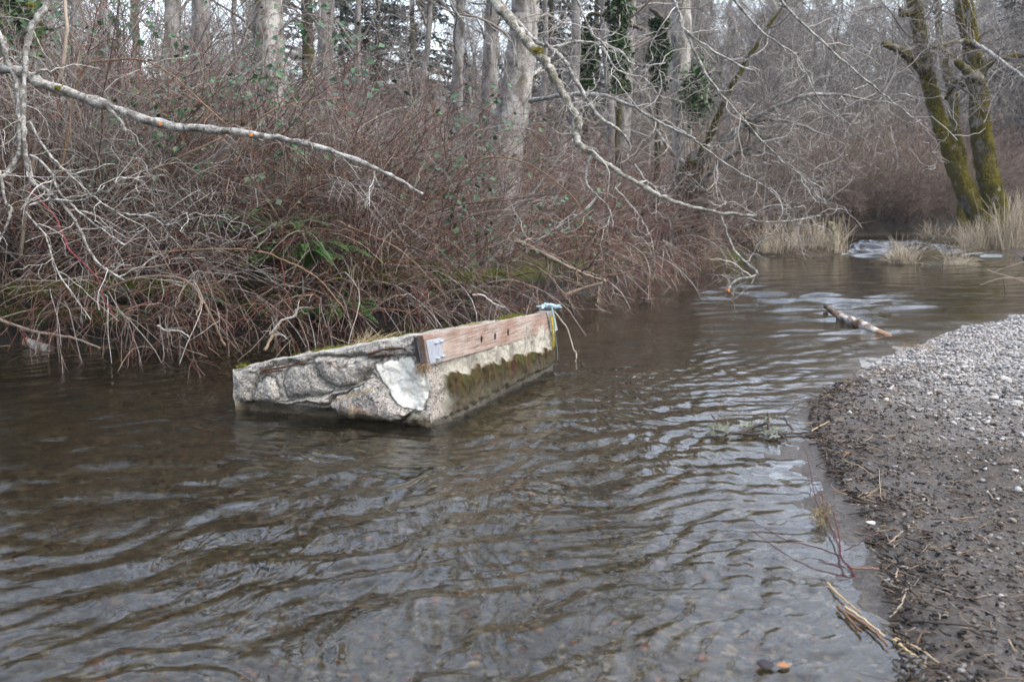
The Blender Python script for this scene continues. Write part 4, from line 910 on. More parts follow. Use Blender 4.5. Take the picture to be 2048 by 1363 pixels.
# ------------------------------------------------------------------ the two mossy trunks beyond the bend
def mossy_trunk(label, pts, widths, branches, Y, seed, gap=.0):
    g_ = np.random.default_rng(seed); P_ = bpx([(x, y, Y) for x, y in pts]); base = P_[0].copy(); base[2] = float(H(base[:1], base[1:2])[0]); k = Y / FPX / 2
    t = thing('mossy_tree', label, 'tree', tuple(base))
    q = [P_[0] * np.array([1, 1, 0]) + np.array([0, 0, base[2] - .3])] + P_
    P = spline([a - base for a in q], 8); wd = np.interp(np.linspace(0, 1, len(P)), np.linspace(0, 1, len(widths)), widths) * k
    wd = wd * (1 + .08 * vnoise(np.linspace(0, 14, len(P)), np.zeros(len(P)), s=seed)); V, Fa, _ = tubes(P[None], wd[None], 18)
    N_ = V - np.repeat(P, 18, 0); V = V + nrm(N_) * (.03 * fbm(V[:, 0] * 6, V[:, 1] * 6, V[:, 2] * 5, s=seed))[:, None]
    mesh('trunk', V, Fa, M_MOSSY, None, t)
    m = 26000; i = g_.integers(2, len(P) - 1, m); f = g_.uniform(size=(m, 1)); c = P[i] * (1 - f) + P[i - 1] * f; T = nrm(P[i] - P[i - 1]); N = perp(T, g_)
    hgt = (c[:, 2]); side = N @ nrm(np.array([.75, -.3, .55])); nn = fbm(c[:, 0] * 1.5 + N[:, 0], c[:, 2] * .9, N[:, 1] * 1.2 + c[:, 1], o=3, s=seed + 3)
    keep = (.25 + .9 * side + .9 * nn + .5 * np.exp(-hgt / 1.2)) > .42; c, N, i = c[keep], N[keep], i[keep]; C = c + N * (wd[i] * .97)[:, None]
    hv = g_.normal(size=(len(C), 3)); 
    n = len(C); D = N * .8 + np.array([0, 0, -.35]) + hv * .5
    Pm = grow(C, D, .085 * g_.uniform(.4, 1.3, n), 4, .8, .3, g_); tone = np.clip(.5 + .6 * fbm(C[:, 0] * 5, C[:, 1] * 5, C[:, 2] * 5, s=seed + 9), 0, 1)[:, None]
    cc = np.array([.055, .05, .008]) + tone * np.array([.16, .14, .015]) + g_.uniform(size=(n, 1)) * np.array([.03, .025, .0])
    V, Fa, cl = tubes(Pm, taper(n, 4, np.full(n, .010), np.full(n, .004)), 3, cc, g_); mesh('moss', V, Fa, M_STRAW, cl, t)
    bb = MB()
    for pts, r0, r1, mt_ in branches:
        V, Fa, P2, rr = limb([np.array(a) - base for a in bpx(pts)], r0, r1, 8, 6, .012, g_); lo_ = mesh('limb', V, Fa, mt_, None, t)
        b2 = MB(); twigs_on(P2, rr, 14, 1.3, 70, .8, 'grey', g_, b2, .014, .007, .3, .15, .6, .2, 9, 110, .4); b2.build('twigwork', MT, lo_)
    twigs_on(P[None], wd[None], 26, 2.4, 160, 1.1, 'grey', g_, bb, .03, .008, .45, .1, .6, .5, 9, 250, .45)
    bb.build('crown', MT, t); return t
Ym = 26.3
mossy_trunk('slanting mossy trunk with a bare grey flank, beside a stouter upright one', [(1990, 482), (1955, 430), (1920, 360), (1893, 290), (1868, 215), (1848, 130), (1836, 60), (1822, -10), (1795, -160), (1780, -330)], [66, 52, 42, 34, 29, 26, 25, 25, 22, 18, 12],
  [([(1850, 145, Ym), (1815, 110, Ym - .4), (1790, 95, Ym - .6), (1765, 88, Ym - .8)], .16, .06, M_MOSSY), ([(1826, 20, Ym), (1806, 30, Ym - .3), (1798, 18, Ym - .4)], .10, .05, M_MOSSY)], Ym, 61)
mossy_trunk('stout upright mossy trunk, standing beside the slanting one', [(2003, 482), (1992, 430), (1978, 370), (1966, 310), (1958, 250), (1955, 185), (1943, 110), (1932, 50), (1924, -10), (1915, -160), (1900, -330)], [78, 62, 48, 42, 38, 35, 33, 30, 29, 28, 24, 14],
  [([(1958, 160, Ym - .3), (1925, 135, Ym - .6), (1885, 98, Ym - .8)], .16, .07, M_MOSSY), ([(1955, 175, Ym), (1915, 165, Ym + .2), (1890, 200, Ym + .4)], .10, .05, M_MOSSY), ([(1960, 140, Ym), (2000, 118, Ym - .3), (2070, 108, Ym - .6)], .12, .06, M_MOSSY),
   ([(1945, 85, Ym - .3), (1985, 110, Ym - 2), (2050, 155, Ym - 4)], .06, .03, M_PALE), ([(1955, 90, Ym - .2), (1920, 82, Ym - .5), (1870, 95, Ym - .8)], .07, .03, M_MOSSY)], Ym, 62)
mossy_trunk('thin dark mossy stem behind the gap between the two trunks', [(1925, 470), (1922, 330), (1912, 280), (1905, 240), (1906, 200), (1885, 120), (1875, 40), (1870, -60)], [26, 20, 16, 14, 14, 12, 10, 8], [], 30, 63)
# ------------------------------------------------------------------ grasses, stump, log
def clump(name, label, base, n, h, spread, colr, seed, lean=(0, 0, 0), droop=.7, r=.004, base_r=.2, cat='dry grass', part=False):
    g_ = np.random.default_rng(seed); a = g_.uniform(0, 6.28, n); rr = base_r * np.sqrt(g_.uniform(size=n)) if np.ndim(base_r) == 0 else 1
    P0 = np.stack([np.cos(a) * rr, np.sin(a) * rr, np.full(n, -.03)], -1) if np.ndim(base_r) == 0 else np.stack([g_.uniform(-1, 1, n) * base_r[0], g_.uniform(-1, 1, n) * base_r[1], np.full(n, -.05)], -1)
    D = g_.normal(size=(n, 3)) * spread + np.array([0, 0, 1.]) + np.array(lean)
    P = grow(P0, D, h * g_.uniform(.45, 1.2, n), 7, droop, .18, g_)
    cc = np.array(colr[0]) + (np.array(colr[1]) - np.array(colr[0])) * g_.uniform(size=(n, 1))
    V, Fa, c = tubes(P, taper(n, 7, np.full(n, r), np.full(n, r * .35)), 3, cc, g_)
    o = mesh(name, V, Fa, M_STRAW, c); o.location = base; return tag(o, label, cat)
ST = ((.30, .25, .18), (.58, .52, .41))
zg = lambda x, y: float(H(np.array([x]), np.array([y]))[0])
clump('reed_clump', 'tall dry reeds on the low islet around the pale mossy stump', (6.75, 23.3, .1), 420, .8, .28, ST, 71, (0.05, 0, 0), .6, .008, (1.0, .45))
clump('grass_tuft', 'fan of dry grass standing in the water near the riffle', (8.1, 20.6, .0), 300, .6, .5, ST, 72, (-.1, 0, 0), .9, .006, .28)
clump('grass_tuft', 'low bent dry grass trailing beside the fan of grass in the water', (9.0, 20.4, .0), 160, .5, .7, ST, 73, (.5, 0, -.2), 1.3, .005, .35)
clump('grass_tuft', 'low dry grass on the gravel bar beyond the riffle', (13.4, 30.2, .02), 420, .55, .5, ST, 74, (0, 0, 0), .7, .008, (.9, .4))
clump('reed_clump', 'tallest dry reeds in front of the stout mossy trunk', (12.9, 25.2, .0), 300, 1.4, .22, ST, 75, (0.05, 0, 0), .4, .008, (.75, .4))
clump('reed_clump', 'short dry reeds at the foot of the slanting mossy trunk', (11.9, 25.3, .0), 260, .8, .3, ST, 76, (0, 0, 0), .5, .007, (.5, .25))
clump('grass_tuft', 'small brown grass tuft at the top edge of the gravel bank', (3.95, 9.55, zg(3.95, 9.55)), 260, .13, .9, ((.22, .15, .08), (.42, .32, .2)), 77, (0, 0, 0), .9, .002, .2)
clump('grass_tuft', 'tiny withered tuft lying on the bare gravel', (2.75, 5.6, zg(2.75, 5.6)), 90, .09, 1., ((.2, .15, .1), (.4, .33, .24)), 78, (0, 0, -.4), .9, .0016, .06)
clump('grass_tuft', 'green grass tuft at the foot of the bent mossy tree', (4.3, 21.4, .05), 500, .3, .6, ((.10, .14, .02), (.25, .28, .08)), 79, (0, 0, 0), .7, .006, (.6, .3))
P = px(1666, 446, 23.3); base = np.array([P[0], 23.3, .1])
t = thing('tree_stump', 'pale green lichened stump standing among the reeds on the islet', 'stump', tuple(base))
V, Fa, _, _ = limb([(0, 0, -.3), (.04, 0, .25), (0, 0, .5), (-.05, 0, P[2] - .1)], .10, .07, 12, 6, .01, g); mesh('wood', V, Fa, m_bark('stump_bark', (.26, .27, .17), (.12, .12, .07), None), None, t)
for pts, r0, r1, lb in (([(1985, 545, 15), (2030, 530, 14.8), (2075, 515, 14.6)], .016, .008, 'longest bent dry stalk at the water edge below the mossy trunks'), ([(1960, 570, 14.6), (2010, 556, 14.5), (2080, 560, 14.2)], .012, .006, 'low dry stalk drooping to the water beside the longest one'), ([(1975, 540, 14.8), (2040, 560, 14.5), (2090, 590, 14.3)], .014, .007, 'dry stalk slanting down across the others at the water edge')):
    V, Fa, P, rr = limb(bpx(pts), r1, r0, 5, 6, .006, g); bb = MB(); bb.add(V, Fa, (.42, .36, .27)); twigs_on(P, rr, 5, .4, 6, .2, 'tan', g, bb, .005, .003); tag(bb.build('dry_stalk', M_STRAW), lb, 'stalk')
# big mossy boulder at the frame's edge
def rock(name, label, c, s, seed, colr, mat, sub_=4, cat='boulder'):
    bm = bmesh.new(); bmesh.ops.create_icosphere(bm, subdivisions=sub_, radius=1); V = np.array([v.co[:] for v in bm.verts]); Fs = np.array([[v.index for v in f.verts] for f in bm.faces]); bm.free()
    V = V * (1 + .22 * fbm(V[:, 0] * 1.3, V[:, 1] * 1.3, V[:, 2] * 1.3, s=seed))[:, None] * np.array(s)
    o = mesh(name, V, [Fs], mat, np.tile(np.array(colr), (len(V), 1))); o.location = c; return tag(o, label, cat)
rock('boulder', 'dark mossy boulder at the waterline beyond the gravel bank', (11.55, 21.6, .05), (.4, .4, .36), 81, (.045, .042, .015), M_MOSS)
# drifting log
g = np.random.default_rng(14)
q = [gp(1652, 613, .06), gp(1668, 625, .045), gp(1690, 637, .025), gp(1715, 647, .02), gp(1742, 660, .005), gp(1772, 672, -.035), gp(1795, 682, -.09)]
P = spline(q, 8); k = len(P); r = np.interp(np.linspace(0, 1, k), [0, .08, .2, .3, .5, .7, 1], [.03, .036, .03, .048, .055, .05, .025]); r *= 1 + .08 * g.normal(size=k)
P = np.vstack([P[:1], P]); r = np.append(.003, r); V, Fa, _ = tubes(P[None], r[None], 14)
V += nrm(V - np.repeat(P, 14, 0)) * (.012 * fbm(V[:, 0] * 14, V[:, 1] * 14, V[:, 2] * 14, s=85))[:, None]
s_ = np.repeat(np.linspace(0, 1, len(P)), 14); n1 = fbm(V[:, 0] * 7, V[:, 1] * 7, V[:, 2] * 7, s=86)
cl = np.where((n1 > .05)[:, None], np.array([.44, .42, .39]), np.array([.19, .125, .085])); cl = np.where(((s_ < .28) & (n1 > -.2))[:, None] | (n1 < -.75)[:, None], np.array([.07, .055, .04]), cl)
cl = np.where((s_ > .75)[:, None], np.array([.24, .16, .11]), cl)
tag(mesh('drift_log', V, Fa, M_STRAW, cl), 'peeling orange and white log adrift in mid creek', 'log')
# ------------------------------------------------------------------ branches and debris in and beside the thicket
def stick(name, label, pts, r0, r1, colr, seed, nt_=0, lt=.2, pal='tan', cat='branch', mat=None, sides=6, m=6, wob=.003):
    g_ = np.random.default_rng(seed); V, Fa, P, rr = limb(pts, r0, r1, sides, m, wob, g_); bb = MB(); bb.add(V, Fa, colr)
    if nt_: twigs_on(P, rr, nt_, lt, nt_ * 2, lt * .5, pal, g_, bb, r0 * .5, r0 * .25, .15, .3, .6)
    return tag(bb.build(name, mat or M_STRAW), label, cat)
cane = [([(100, 610, 10.1), (170, 570, 9.9), (250, 515, 9.7), (350, 502, 9.5), (500, 500, 9.3), (580, 525, 9.2), (640, 560, 9.2), (690, 620, 9.2)], .014, .006, 'longest bowed grey cane, arching low from the mossy bank'),
 ([(60, 640, 10.1), (160, 600, 9.8), (260, 560, 9.6), (340, 553, 9.4), (385, 570, 9.3), (410, 610, 9.3), (440, 670, 9.4), (450, 690, 9.4)], .018, .011, 'thick bowed cane plunging into the dark water, its bend bleached white'),
 ([(30, 640, 10), (140, 620, 9.8), (260, 612, 9.6), (330, 615, 9.5), (400, 650, 9.4), (480, 690, 9.4)], .010, .005, 'flat low cane just above the dark water under the bank'),
 ([(40, 560, 10), (120, 560, 9.7), (240, 540, 9.6), (330, 530, 9.5), (345, 518, 9.5), (410, 515, 9.5)], .009, .006, 'pale forked cane lying level across the bowed ones'),
 ([(120, 350, 9.3), (160, 150, 9.2), (220, 122, 9.1), (290, 122, 9.0), (350, 155, 8.9), (430, 230, 8.8), (500, 280, 8.8)], .012, .005, 'high bowed brown cane arching above the long lichen branch'),
 ([(230, 390, 9.6), (300, 345, 9.4), (390, 300, 9.2), (480, 260, 9.1), (560, 215, 9.), (640, 200, 9.), (700, 195, 9.)], .012, .005, 'straight brown cane rising obliquely through the long lichen branch'),
 ([(60, 380, 9.3), (110, 435, 9.1), (140, 500, 9.), (190, 550, 9.), (210, 600, 9.), (235, 645, 9.)], .009, .004, 'crimson cane dangling in front of the mossy bank'),
 ([(0, 640, 9.9), (60, 660, 9.7), (140, 675, 9.6), (200, 695, 9.6)], .018, .010, 'grey cane sloping into the water at the end of the bank'),
 ([(700, 590, 11), (760, 500, 10.6), (860, 400, 10.4), (960, 320, 10.2), (1060, 330, 10.1), (1150, 400, 10.1), (1180, 470, 10.2)], .012, .005, 'tall bowed brown cane arching over the middle of the thicket'),
 ([(560, 560, 10.6), (660, 450, 10.3), (700, 455, 10.2), (800, 500, 10.1), (900, 600, 10.1)], .010, .004, 'brown cane bowed down behind the dead grass'),
 ([(840, 640, 11.5), (940, 520, 11.2), (1040, 450, 11), (1140, 440, 11), (1240, 480, 11), (1300, 560, 11)], .009, .004, 'thin bowed cane behind the rope knot'),
 ([(130, 0, 9.6), (133, 60, 9.5), (122, 150, 9.5), (100, 200, 9.6), (70, 300, 9.8), (40, 520, 10)], .017, .020, 'upright bare brown stem between the lichen branches and the wide trunk')]
for i, (pts, r0, r1, lb) in enumerate(cane):
    q = bpx(pts); stick('bowed_cane', lb, q, r0, r1, PAL['tan'][i % 4] * 1.25 if i != 6 else (.2, .05, .06), 400 + i, 12, .5, 'red')['group'] = 'bowed canes of the thicket front'
stick('cut_branch', 'sawn whitish branch end floating at the foot of the bank, cut face orange', [gp(100, 700, .0), gp(75, 693, .02), gp(52, 684, .06)], .05, .045, (.45, .43, .38), 430, 0, mat=M_PALE, sides=10)
P = gp(51, 683.5, .065); o_ = disc(P, nrm(np.array([-.5, -.8, .15])), .042, (.62, .33, .16), 'cut_face', None, .012); o_.parent = bpy.data.objects['cut_branch']
for i, (pts, r0, r1, lb) in enumerate((
  ([(540, 668, 9.3), (565, 640, 9.3), (590, 632, 9.3), (592, 620, 9.3), (600, 615, 9.3)], .011, .008, 'crooked white dead stick standing up beside the concrete block'),
  ([(530, 700, 9.2), (545, 670, 9.3), (558, 650, 9.3)], .016, .012, 'brown broken stub sticking up next to the crooked white stick'),
  ([(315, 650, 9.3), (330, 660, 9.3), (360, 662, 9.3), (380, 675, 9.3)], .010, .006, 'pale lichened dead stick tangled at the waterline under the bowed canes'),
  ([(945, 590, 10.5), (965, 590, 10.5), (985, 605, 10.5), (1010, 615, 10.5)], .010, .006, 'pale bent stick hanging low behind the timber'))):
    stick('dead_stick', lb, bpx(pts), r0, r1, (.50, .48, .44) if i != 1 else (.25, .19, .13), 440 + i, 4, .2, 'pale', 'stick')
stick('broken_branch', 'broken branch with torn pale wood pointing at the open water', bpx([(1030, 480, 13.2), (1080, 505, 13), (1130, 530, 12.8), (1180, 552, 12.7), (1212, 562, 12.6)]), .035, .014, (.26, .21, .16), 450, 8, .5, 'tan')
stick('broken_branch', 'paler torn branch stub just under the other broken branch', bpx([(1130, 590, 12.6), (1165, 577, 12.6), (1205, 565, 12.5)]), .03, .014, (.26, .21, .16), 451, 3, .3, 'tan')
def mlog(lb, pts, r0, r1, seed, n=2500):
    V, Fa, P, rr = limb(pts, r0, r1, 12, 8, .01, g, lump=.1); o = mesh('mossy_log', V, Fa, M_DARK); tag(o, lb, 'log')
    p, T, r, t_, _ = sub(P, rr, n, 0, 1, g); N = perp(T, g); N[:, 2] = np.abs(N[:, 2]); N = nrm(N)
    D = fuzz(p + N * r[:, None] * .95, n * 3, .06, ((.05, .065, .008), (.19, .23, .03)), g, 'moss', M_STRAW, o, .004, .6, N); return o
mlog('mossy fallen log lying low behind the timber', bpx([(640, 560, 11.2), (760, 562, 11.4), (900, 566, 12.0), (1010, 555, 12.8)]), .09, .06, 1)
mlog('mossy log on the bank under the bowed canes', bpx([(-40, 600, 10.4), (180, 585, 10.35), (300, 583, 10.4), (440, 600, 10.5)]), .12, .09, 2)
mlog('upper mossy log deep in the thicket behind the dead grass', bpx([(600, 520, 11.7), (760, 533, 11.8), (880, 540, 12.0)]), .06, .05, 3)
# ferns and brambles
def fern(base, n, L, seed, label):
    g_ = np.random.default_rng(seed); a = g_.uniform(0, 6.28, n); P = grow(np.zeros((n, 3)), np.stack([np.cos(a) * .8, np.sin(a) * .8, np.ones(n)], -1), L * g_.uniform(.6, 1.1, n), 14, 1.5, .12, g_)
    bb = MB(); V, Fa, c = tubes(P, taper(n, 14, np.full(n, .003), np.full(n, .001)), 3, np.tile(np.array([.05, .06, .02]), (n, 1)), g_); bb.add(V, Fa, c)
    t_ = np.linspace(.12, 1, 46); idx = t_ * 13; lo = np.minimum(idx.astype(int), 12); f = (idx - lo)[None, :, None]; Q = P[:, lo] * (1 - f) + P[:, lo + 1] * f; T = nrm(P[:, lo + 1] - P[:, lo])
    S = nrm(np.cross(T, np.array([0, 0, 1.]))); ln = (.075 * np.sin(np.pi * np.clip(t_ * .9 + .08, 0, 1)) ** .7)[None, :, None]
    for sg in (1, -1):
        d = S * sg + T * .35; tip = Q + d * ln + g_.normal(size=Q.shape) * .004; V = np.stack([Q - T * .006, Q + d * ln * .5 - T * .008, tip, Q + d * ln * .5 + T * .008, ], 2).reshape(-1, 3)
        bb.add(V, [np.arange(len(V)).reshape(-1, 4)], np.repeat(np.array([.035, .09, .02]) + g_.uniform(size=(len(V) // 4, 1)) * np.array([.05, .10, .02]), 4, 0))
    o = bb.build('fern', M_LEAF); o.location = base; return tag(o, label, 'fern')
for i, (x, y, Yd, n, L, lb) in enumerate(((600, 400, 10.6, 40, 1.0, 'largest green sword fern in the thicket behind the block'), (560, 330, 10.9, 30, .85, 'green fern higher up behind the largest fern'), (650, 460, 10.8, 28, .8, 'dark fern under the largest fern'), (730, 500, 12.2, 14, .6, 'small fern above the mossy fallen log'), (270, 480, 11.4, 14, .6, 'small fern behind the bowed canes'), (400, 500, 11.5, 14, .6, 'small fern between the bowed canes and the largest fern'))):
    p = px(x, y + 60, Yd); p[2] = zg(p[0], p[1]) + .05 if p[2] < 1.0 else p[2]
    p[2] = max(zg(p[0], p[1]), min(p[2], zg(p[0], p[1]) + .6)); fern(tuple(p), n, L * 1.15, 500 + i, lb)
def bramble(pts, nl, size, seed, label, sp=.12):
    g_ = np.random.default_rng(seed); q = bpx(pts); base = q[0]; root = thing('bramble', label, 'bramble', tuple(base))
    V, Fa, P, rr = limb([a - base for a in q], .005, .003, 5, 8, .01, g_); bb = MB(); bb.add(V, Fa, (.10, .05, .04)); bb.build('cane', MT, root)
    p, T, r, t_, _ = sub(P, rr, nl, .1, 1, g_); C = p + g_.normal(size=p.shape) * sp
    leafmesh(C, size, ((.018, .045, .022), (.06, .12, .05)), g_, 'foliage', M_LEAF, root, np.tile(np.array([0, -.5, .8]), (nl, 1)))
for i, (pts, nl, lb) in enumerate(((((480, 300, 11), (470, 200, 10.8), (520, 150, 10.6), (560, 200, 10.5)), 26, 'bramble with dull green leaves in front of the wide whitish trunk'), (((690, 250, 11.2), (690, 140, 11), (720, 110, 10.8), (770, 170, 10.8)), 20, 'green bramble spray below the dark conifers'),
   (((250, 330, 10.5), (240, 230, 10.4), (290, 190, 10.3), (350, 240, 10.3)), 26, 'leafy bramble behind the stubby lichen twig'), (((180, 160, 11), (210, 60, 10.9), (260, 30, 10.8), (320, 80, 10.8)), 40, 'leafy bramble high up near the bright gap'), (((300, 430, 10.6), (290, 320, 10.5), (330, 280, 10.4), (400, 330, 10.4)), 26, 'bramble leaves under the middle of the lichen branch'),
   (((90, 420, 11), (100, 330, 10.9), (160, 300, 10.8), (210, 350, 10.7)), 26, 'bramble leaves behind the dangling lichen twigs'), (((520, 420, 11.2), (540, 330, 11), (590, 300, 10.9), (640, 350, 10.8)), 26, 'bramble among the fern fronds'), (((20, 200, 11), (20, 80, 11), (60, 20, 10.9), (100, 60, 10.9)), 40, 'bramble leaves beside the topmost lichen branch'), (((560, 160, 11.5), (600, 60, 11.4), (650, 40, 11.3), (700, 90, 11.2)), 24, 'sparse bramble high over the thicket by the dark trunk'))):
    bramble(pts, int(nl * 2.2), .085, 520 + i, lb)
gb = np.random.default_rng(77)
for i in range(26):
    X_ = gb.uniform(0, 1180); Y_ = gb.uniform(60, 470) if X_ < 760 else gb.uniform(180, 470); D_ = gb.uniform(10.2, 12.2) + max(0, X_ - 900) * .008
    bramble([(X_, Y_ + 120, D_ + .2), (X_ + gb.normal() * 20, Y_ + 40, D_), (X_ + 30, Y_, D_ - .1), (X_ + 80 + gb.normal() * 20, Y_ + 30, D_ - .2)], 34, .07, 560 + i, 'spray of small dark green bramble leaves inside the bank thicket', .16)
for o in bpy.data.objects:
    if o.get('label', '').startswith('spray of small dark'): o['group'] = 'bramble sprays in the thicket'
# ------------------------------------------------------------------ near bank: stones, litter, debris
def pebbles(name, n, xy, size, colf, seed, label, kind='stuff', flat=.6):
    g_ = np.random.default_rng(seed); bm = bmesh.new(); bmesh.ops.create_icosphere(bm, subdivisions=1, radius=1); B = np.array([v.co[:] for v in bm.verts]); Fs = np.array([[v.index for v in f.verts] for f in bm.faces]); bm.free()
    s = size * np.exp(np.minimum(g_.normal(size=n) * .5, .75)); ax = np.stack([g_.uniform(.8, 1.4, n), g_.uniform(.7, 1.1, n), g_.uniform(.45, .8, n) * flat / .6], -1) * s[:, None] / 2
    jit = 1 + .16 * g_.normal(size=(n, len(B), 1)); V = B[None] * jit * ax[:, None]
    a = g_.uniform(0, 6.28, n); c_, s_ = np.cos(a), np.sin(a); tx = g_.normal(size=n) * .25
    x = V[..., 0] * c_[:, None] - V[..., 1] * s_[:, None]; y = V[..., 0] * s_[:, None] + V[..., 1] * c_[:, None]; z = V[..., 2] + x * tx[:, None]
    zz = H(xy[:, 0], xy[:, 1]); V = np.stack([x + xy[:, :1], y + xy[:, 1:], z + (zz + ax[:, 2] * .35)[:, None]], -1).reshape(-1, 3)
    F_ = (np.arange(n)[:, None, None] * len(B) + Fs[None]).reshape(-1, 3); cc = np.repeat(colf(g_, n), len(B), 0)
    o = mesh(name, V, [F_], M_ROCK, cc); o['kind'] = kind; o['label'] = label; return o
def bank_xy(n, seed, dens):
    g_ = np.random.default_rng(seed); out = []; m = 0
    while m < n:
        y = g_.uniform(2.6, 12.5, 4000); x = g_.uniform(.9, 7.5, 4000); ok = ~inside(x, y, WATER) & (x < y * .56 + .6) & (g_.uniform(size=4000) < dens(x, y)); out.append(np.stack([x, y], -1)[ok]); m += ok.sum()
    return np.concatenate(out)[:n]
grc = lambda pal: (lambda g_, n: np.array(pal)[g_.integers(0, len(pal), n)] * g_.uniform(.7, 1.25, (n, 1)))
GP = [(.34, .33, .32), (.27, .26, .25), (.42, .41, .395), (.19, .183, .178), (.25, .225, .195), (.19, .197, .21)]
DP = [(.085, .074, .063), (.06, .053, .046), (.125, .112, .10), (.05, .043, .037), (.19, .175, .16), (.04, .035, .031)]
o = pebbles('gravel', 15000, bank_xy(15000, 91, lambda x, y: .02 + .98 * GRAV(x, y) ** 1.6), .021, grc(GP), 91, 'pale grey gravel over the upper bank')
o = pebbles('fine_gravel', 9000, bank_xy(9000, 92, lambda x, y: np.clip(1.1 - .55 * (y - 3) / 4, .15, 1) * sstep(-.05, .4, polydist(x, y, RIGHT))), .013, grc(DP), 92, 'dark fine gravel and grit of the lower bank')
o = pebbles('pale_gravel', 260, bank_xy(260, 93, lambda x, y: sstep(.15, .7, polydist(x, y, RIGHT)) * .6), .019, grc(GP[:2]), 93, 'scattered pale stones on the dark bank')
# bed stones under the shallow water
g_ = np.random.default_rng(94); y = g_.uniform(2.6, 9, 12000); x = g_.uniform(-3.2, 2.2, 12000); ok = inside(x, y, WATER) & (H(x, y) < -.035) & (np.abs(x) < y * .56 + .3); xy = np.stack([x, y], -1)[ok]
pebbles('bed_gravel', len(xy), xy, .026, grc([(.11, .078, .036), (.07, .05, .024), (.16, .125, .07), (.045, .034, .018), (.14, .07, .03), (.10, .08, .055)]), 94, 'brown gravel of the creek bed seen through the shallow water')
def stones(lst):
    for i, (x, y, s, c, lb) in enumerate(lst):
        p = gp(x, y, .25) if x > 1900 else gp(x, y, .1); zc = zg(p[0], p[1]); rock('cobble', lb, (p[0], p[1], zc + s * .2), (s * .62, s * .5, s * .33), 600 + i, tuple(np.array(c) * .75), M_ROCK, 3, 'stone')
stones([(2010, 735, .07, (.50, .48, .46), 'big white cobble at the crest of the gravel bank'), (1990, 760, .055, (.46, .44, .42), 'white cobble just below the biggest one'), (2035, 775, .07, (.44, .43, .41), 'broad pale cobble beside the two white ones'), (1820, 1030, .022, (.52, .50, .48), 'small white stone alone on the dark silt'), (1852, 985, .03, (.42, .38, .33), 'tan stone on the dark silt beside the white chip'), (1930, 690, .06, (.40, .39, .37), 'grey cobble near the brown grass tuft on the bank edge')])
def litter(n, xy, L, r, pal, seed, name, label):
    g_ = np.random.default_rng(seed); a = g_.uniform(0, 6.28, n); D = np.stack([np.cos(a), np.sin(a), g_.normal(size=n) * .12], -1); z = H(xy[:, 0], xy[:, 1])
    P = grow(np.stack([xy[:, 0], xy[:, 1], np.maximum(z, 0) + .008 + g_.uniform(size=n) * .012], -1), D, L * np.exp(g_.normal(size=n) * .5), 5, 0., .35, g_)
    cc = np.array(pal)[g_.integers(0, len(pal), n)] * g_.uniform(.7, 1.25, (n, 1)); V, Fa, c = tubes(P, taper(n, 5, r * g_.uniform(.5, 1.4, n), np.full(n, r * .5)), 4, cc, g_)
    o = mesh(name, V, Fa, M_STRAW, c); o['kind'] = 'stuff'; o['label'] = label; return o
LP = [(.17, .125, .08), (.27, .21, .14), (.10, .065, .04), (.05, .035, .026), (.15, .125, .10), (.04, .03, .025), (.20, .17, .145)]
shore = bank_xy(1500, 95, lambda x, y: np.exp(-polydist(x, y, RIGHT) / .28) * (y < 8.5))
litter(1500, shore[:1500], .06, .0028, LP, 95, 'driftline_litter', 'straw and twig bits strewn along the waterline of the bank')
litter(600, bank_xy(600, 96, lambda x, y: .5 * (y < 9)), .05, .0025, LP, 96, 'bank_litter', 'broken twig bits scattered over the dark bank')
litter(1200, bank_xy(1200, 97, lambda x, y: np.exp(-polydist(x, y, RIGHT) / .15) * (y < 8)), .025, .006, [(.03, .024, .02), (.05, .038, .03), (.02, .018, .018)], 97, 'dark_litter', 'rotten leaf crumbs along the waterline')
dl = [([(1655, 1166), (1680, 1190), (1722, 1225)], .008, .004, (.50, .36, .19), 'pale bent reed piece floating near the red twig'),
 ([(1690, 1213), (1730, 1240), (1770, 1270)], .010, .006, (.55, .42, .25), 'bleached split reed on top of the brown reed bundle'),
 ([(1676, 1212), (1705, 1245), (1722, 1262)], .011, .009, (.15, .085, .05), 'short dark brown reed in the bundle at the water edge'),
 ([(1690, 1222), (1740, 1255), (1775, 1290)], .009, .006, (.20, .11, .065), 'brown reed beneath the bleached split one'),
 ([(1786, 1278), (1815, 1300), (1840, 1318)], .009, .005, (.58, .44, .25), 'yellow reed nearest the bottom of the drift line'), ([(1790, 1275), (1845, 1300), (1880, 1325)], .008, .004, (.5, .4, .26), 'longer yellow reed fanning away beside it on the silt'),
 ([(1775, 1090), (1790, 1075), (1806, 1062)], .007, .005, (.36, .28, .2), 'short tan stick slanting up from the waterline'), ([(1778, 1235), (1800, 1210), (1815, 1175)], .007, .005, (.38, .32, .26), 'forked grey stick leaning on the silt at the waterline'), ([(1778, 1240), (1840, 1243), (1945, 1250)], .009, .006, (.05, .042, .036), 'long black wet stick lying across the silt'),
 ([(1700, 1134), (1740, 1136), (1778, 1133)], .007, .005, (.33, .2, .15), 'straight brown twig end touching the red twig'), ([(1770, 1010), (1762, 990), (1758, 935)], .009, .003, (.30, .24, .18), 'thin tan stick above the dark leaf pile'), ([(1622, 862), (1660, 842), (1690, 836)], .007, .004, (.42, .34, .22), 'straw stalk crossing the edge by the lichened twig'),
 ([(1870, 1178), (1930, 1195), (1985, 1188)], .005, .003, (.30, .25, .2), 'thin curved twig lying flat on the open silt'), ([(1700, 925), (1720, 932), (1745, 950)], .006, .004, (.34, .26, .17), 'short twig by the orange seed husk'), ([(1790, 1155), (1795, 1140), (1800, 1122)], .006, .004, (.36, .28, .19), 'crooked tan straw hooked at the waterline'), ([(1975, 980), (1985, 996), (1998, 1000)], .008, .006, (.22, .18, .14), 'stubby bent twig alone high on the dark bank')]
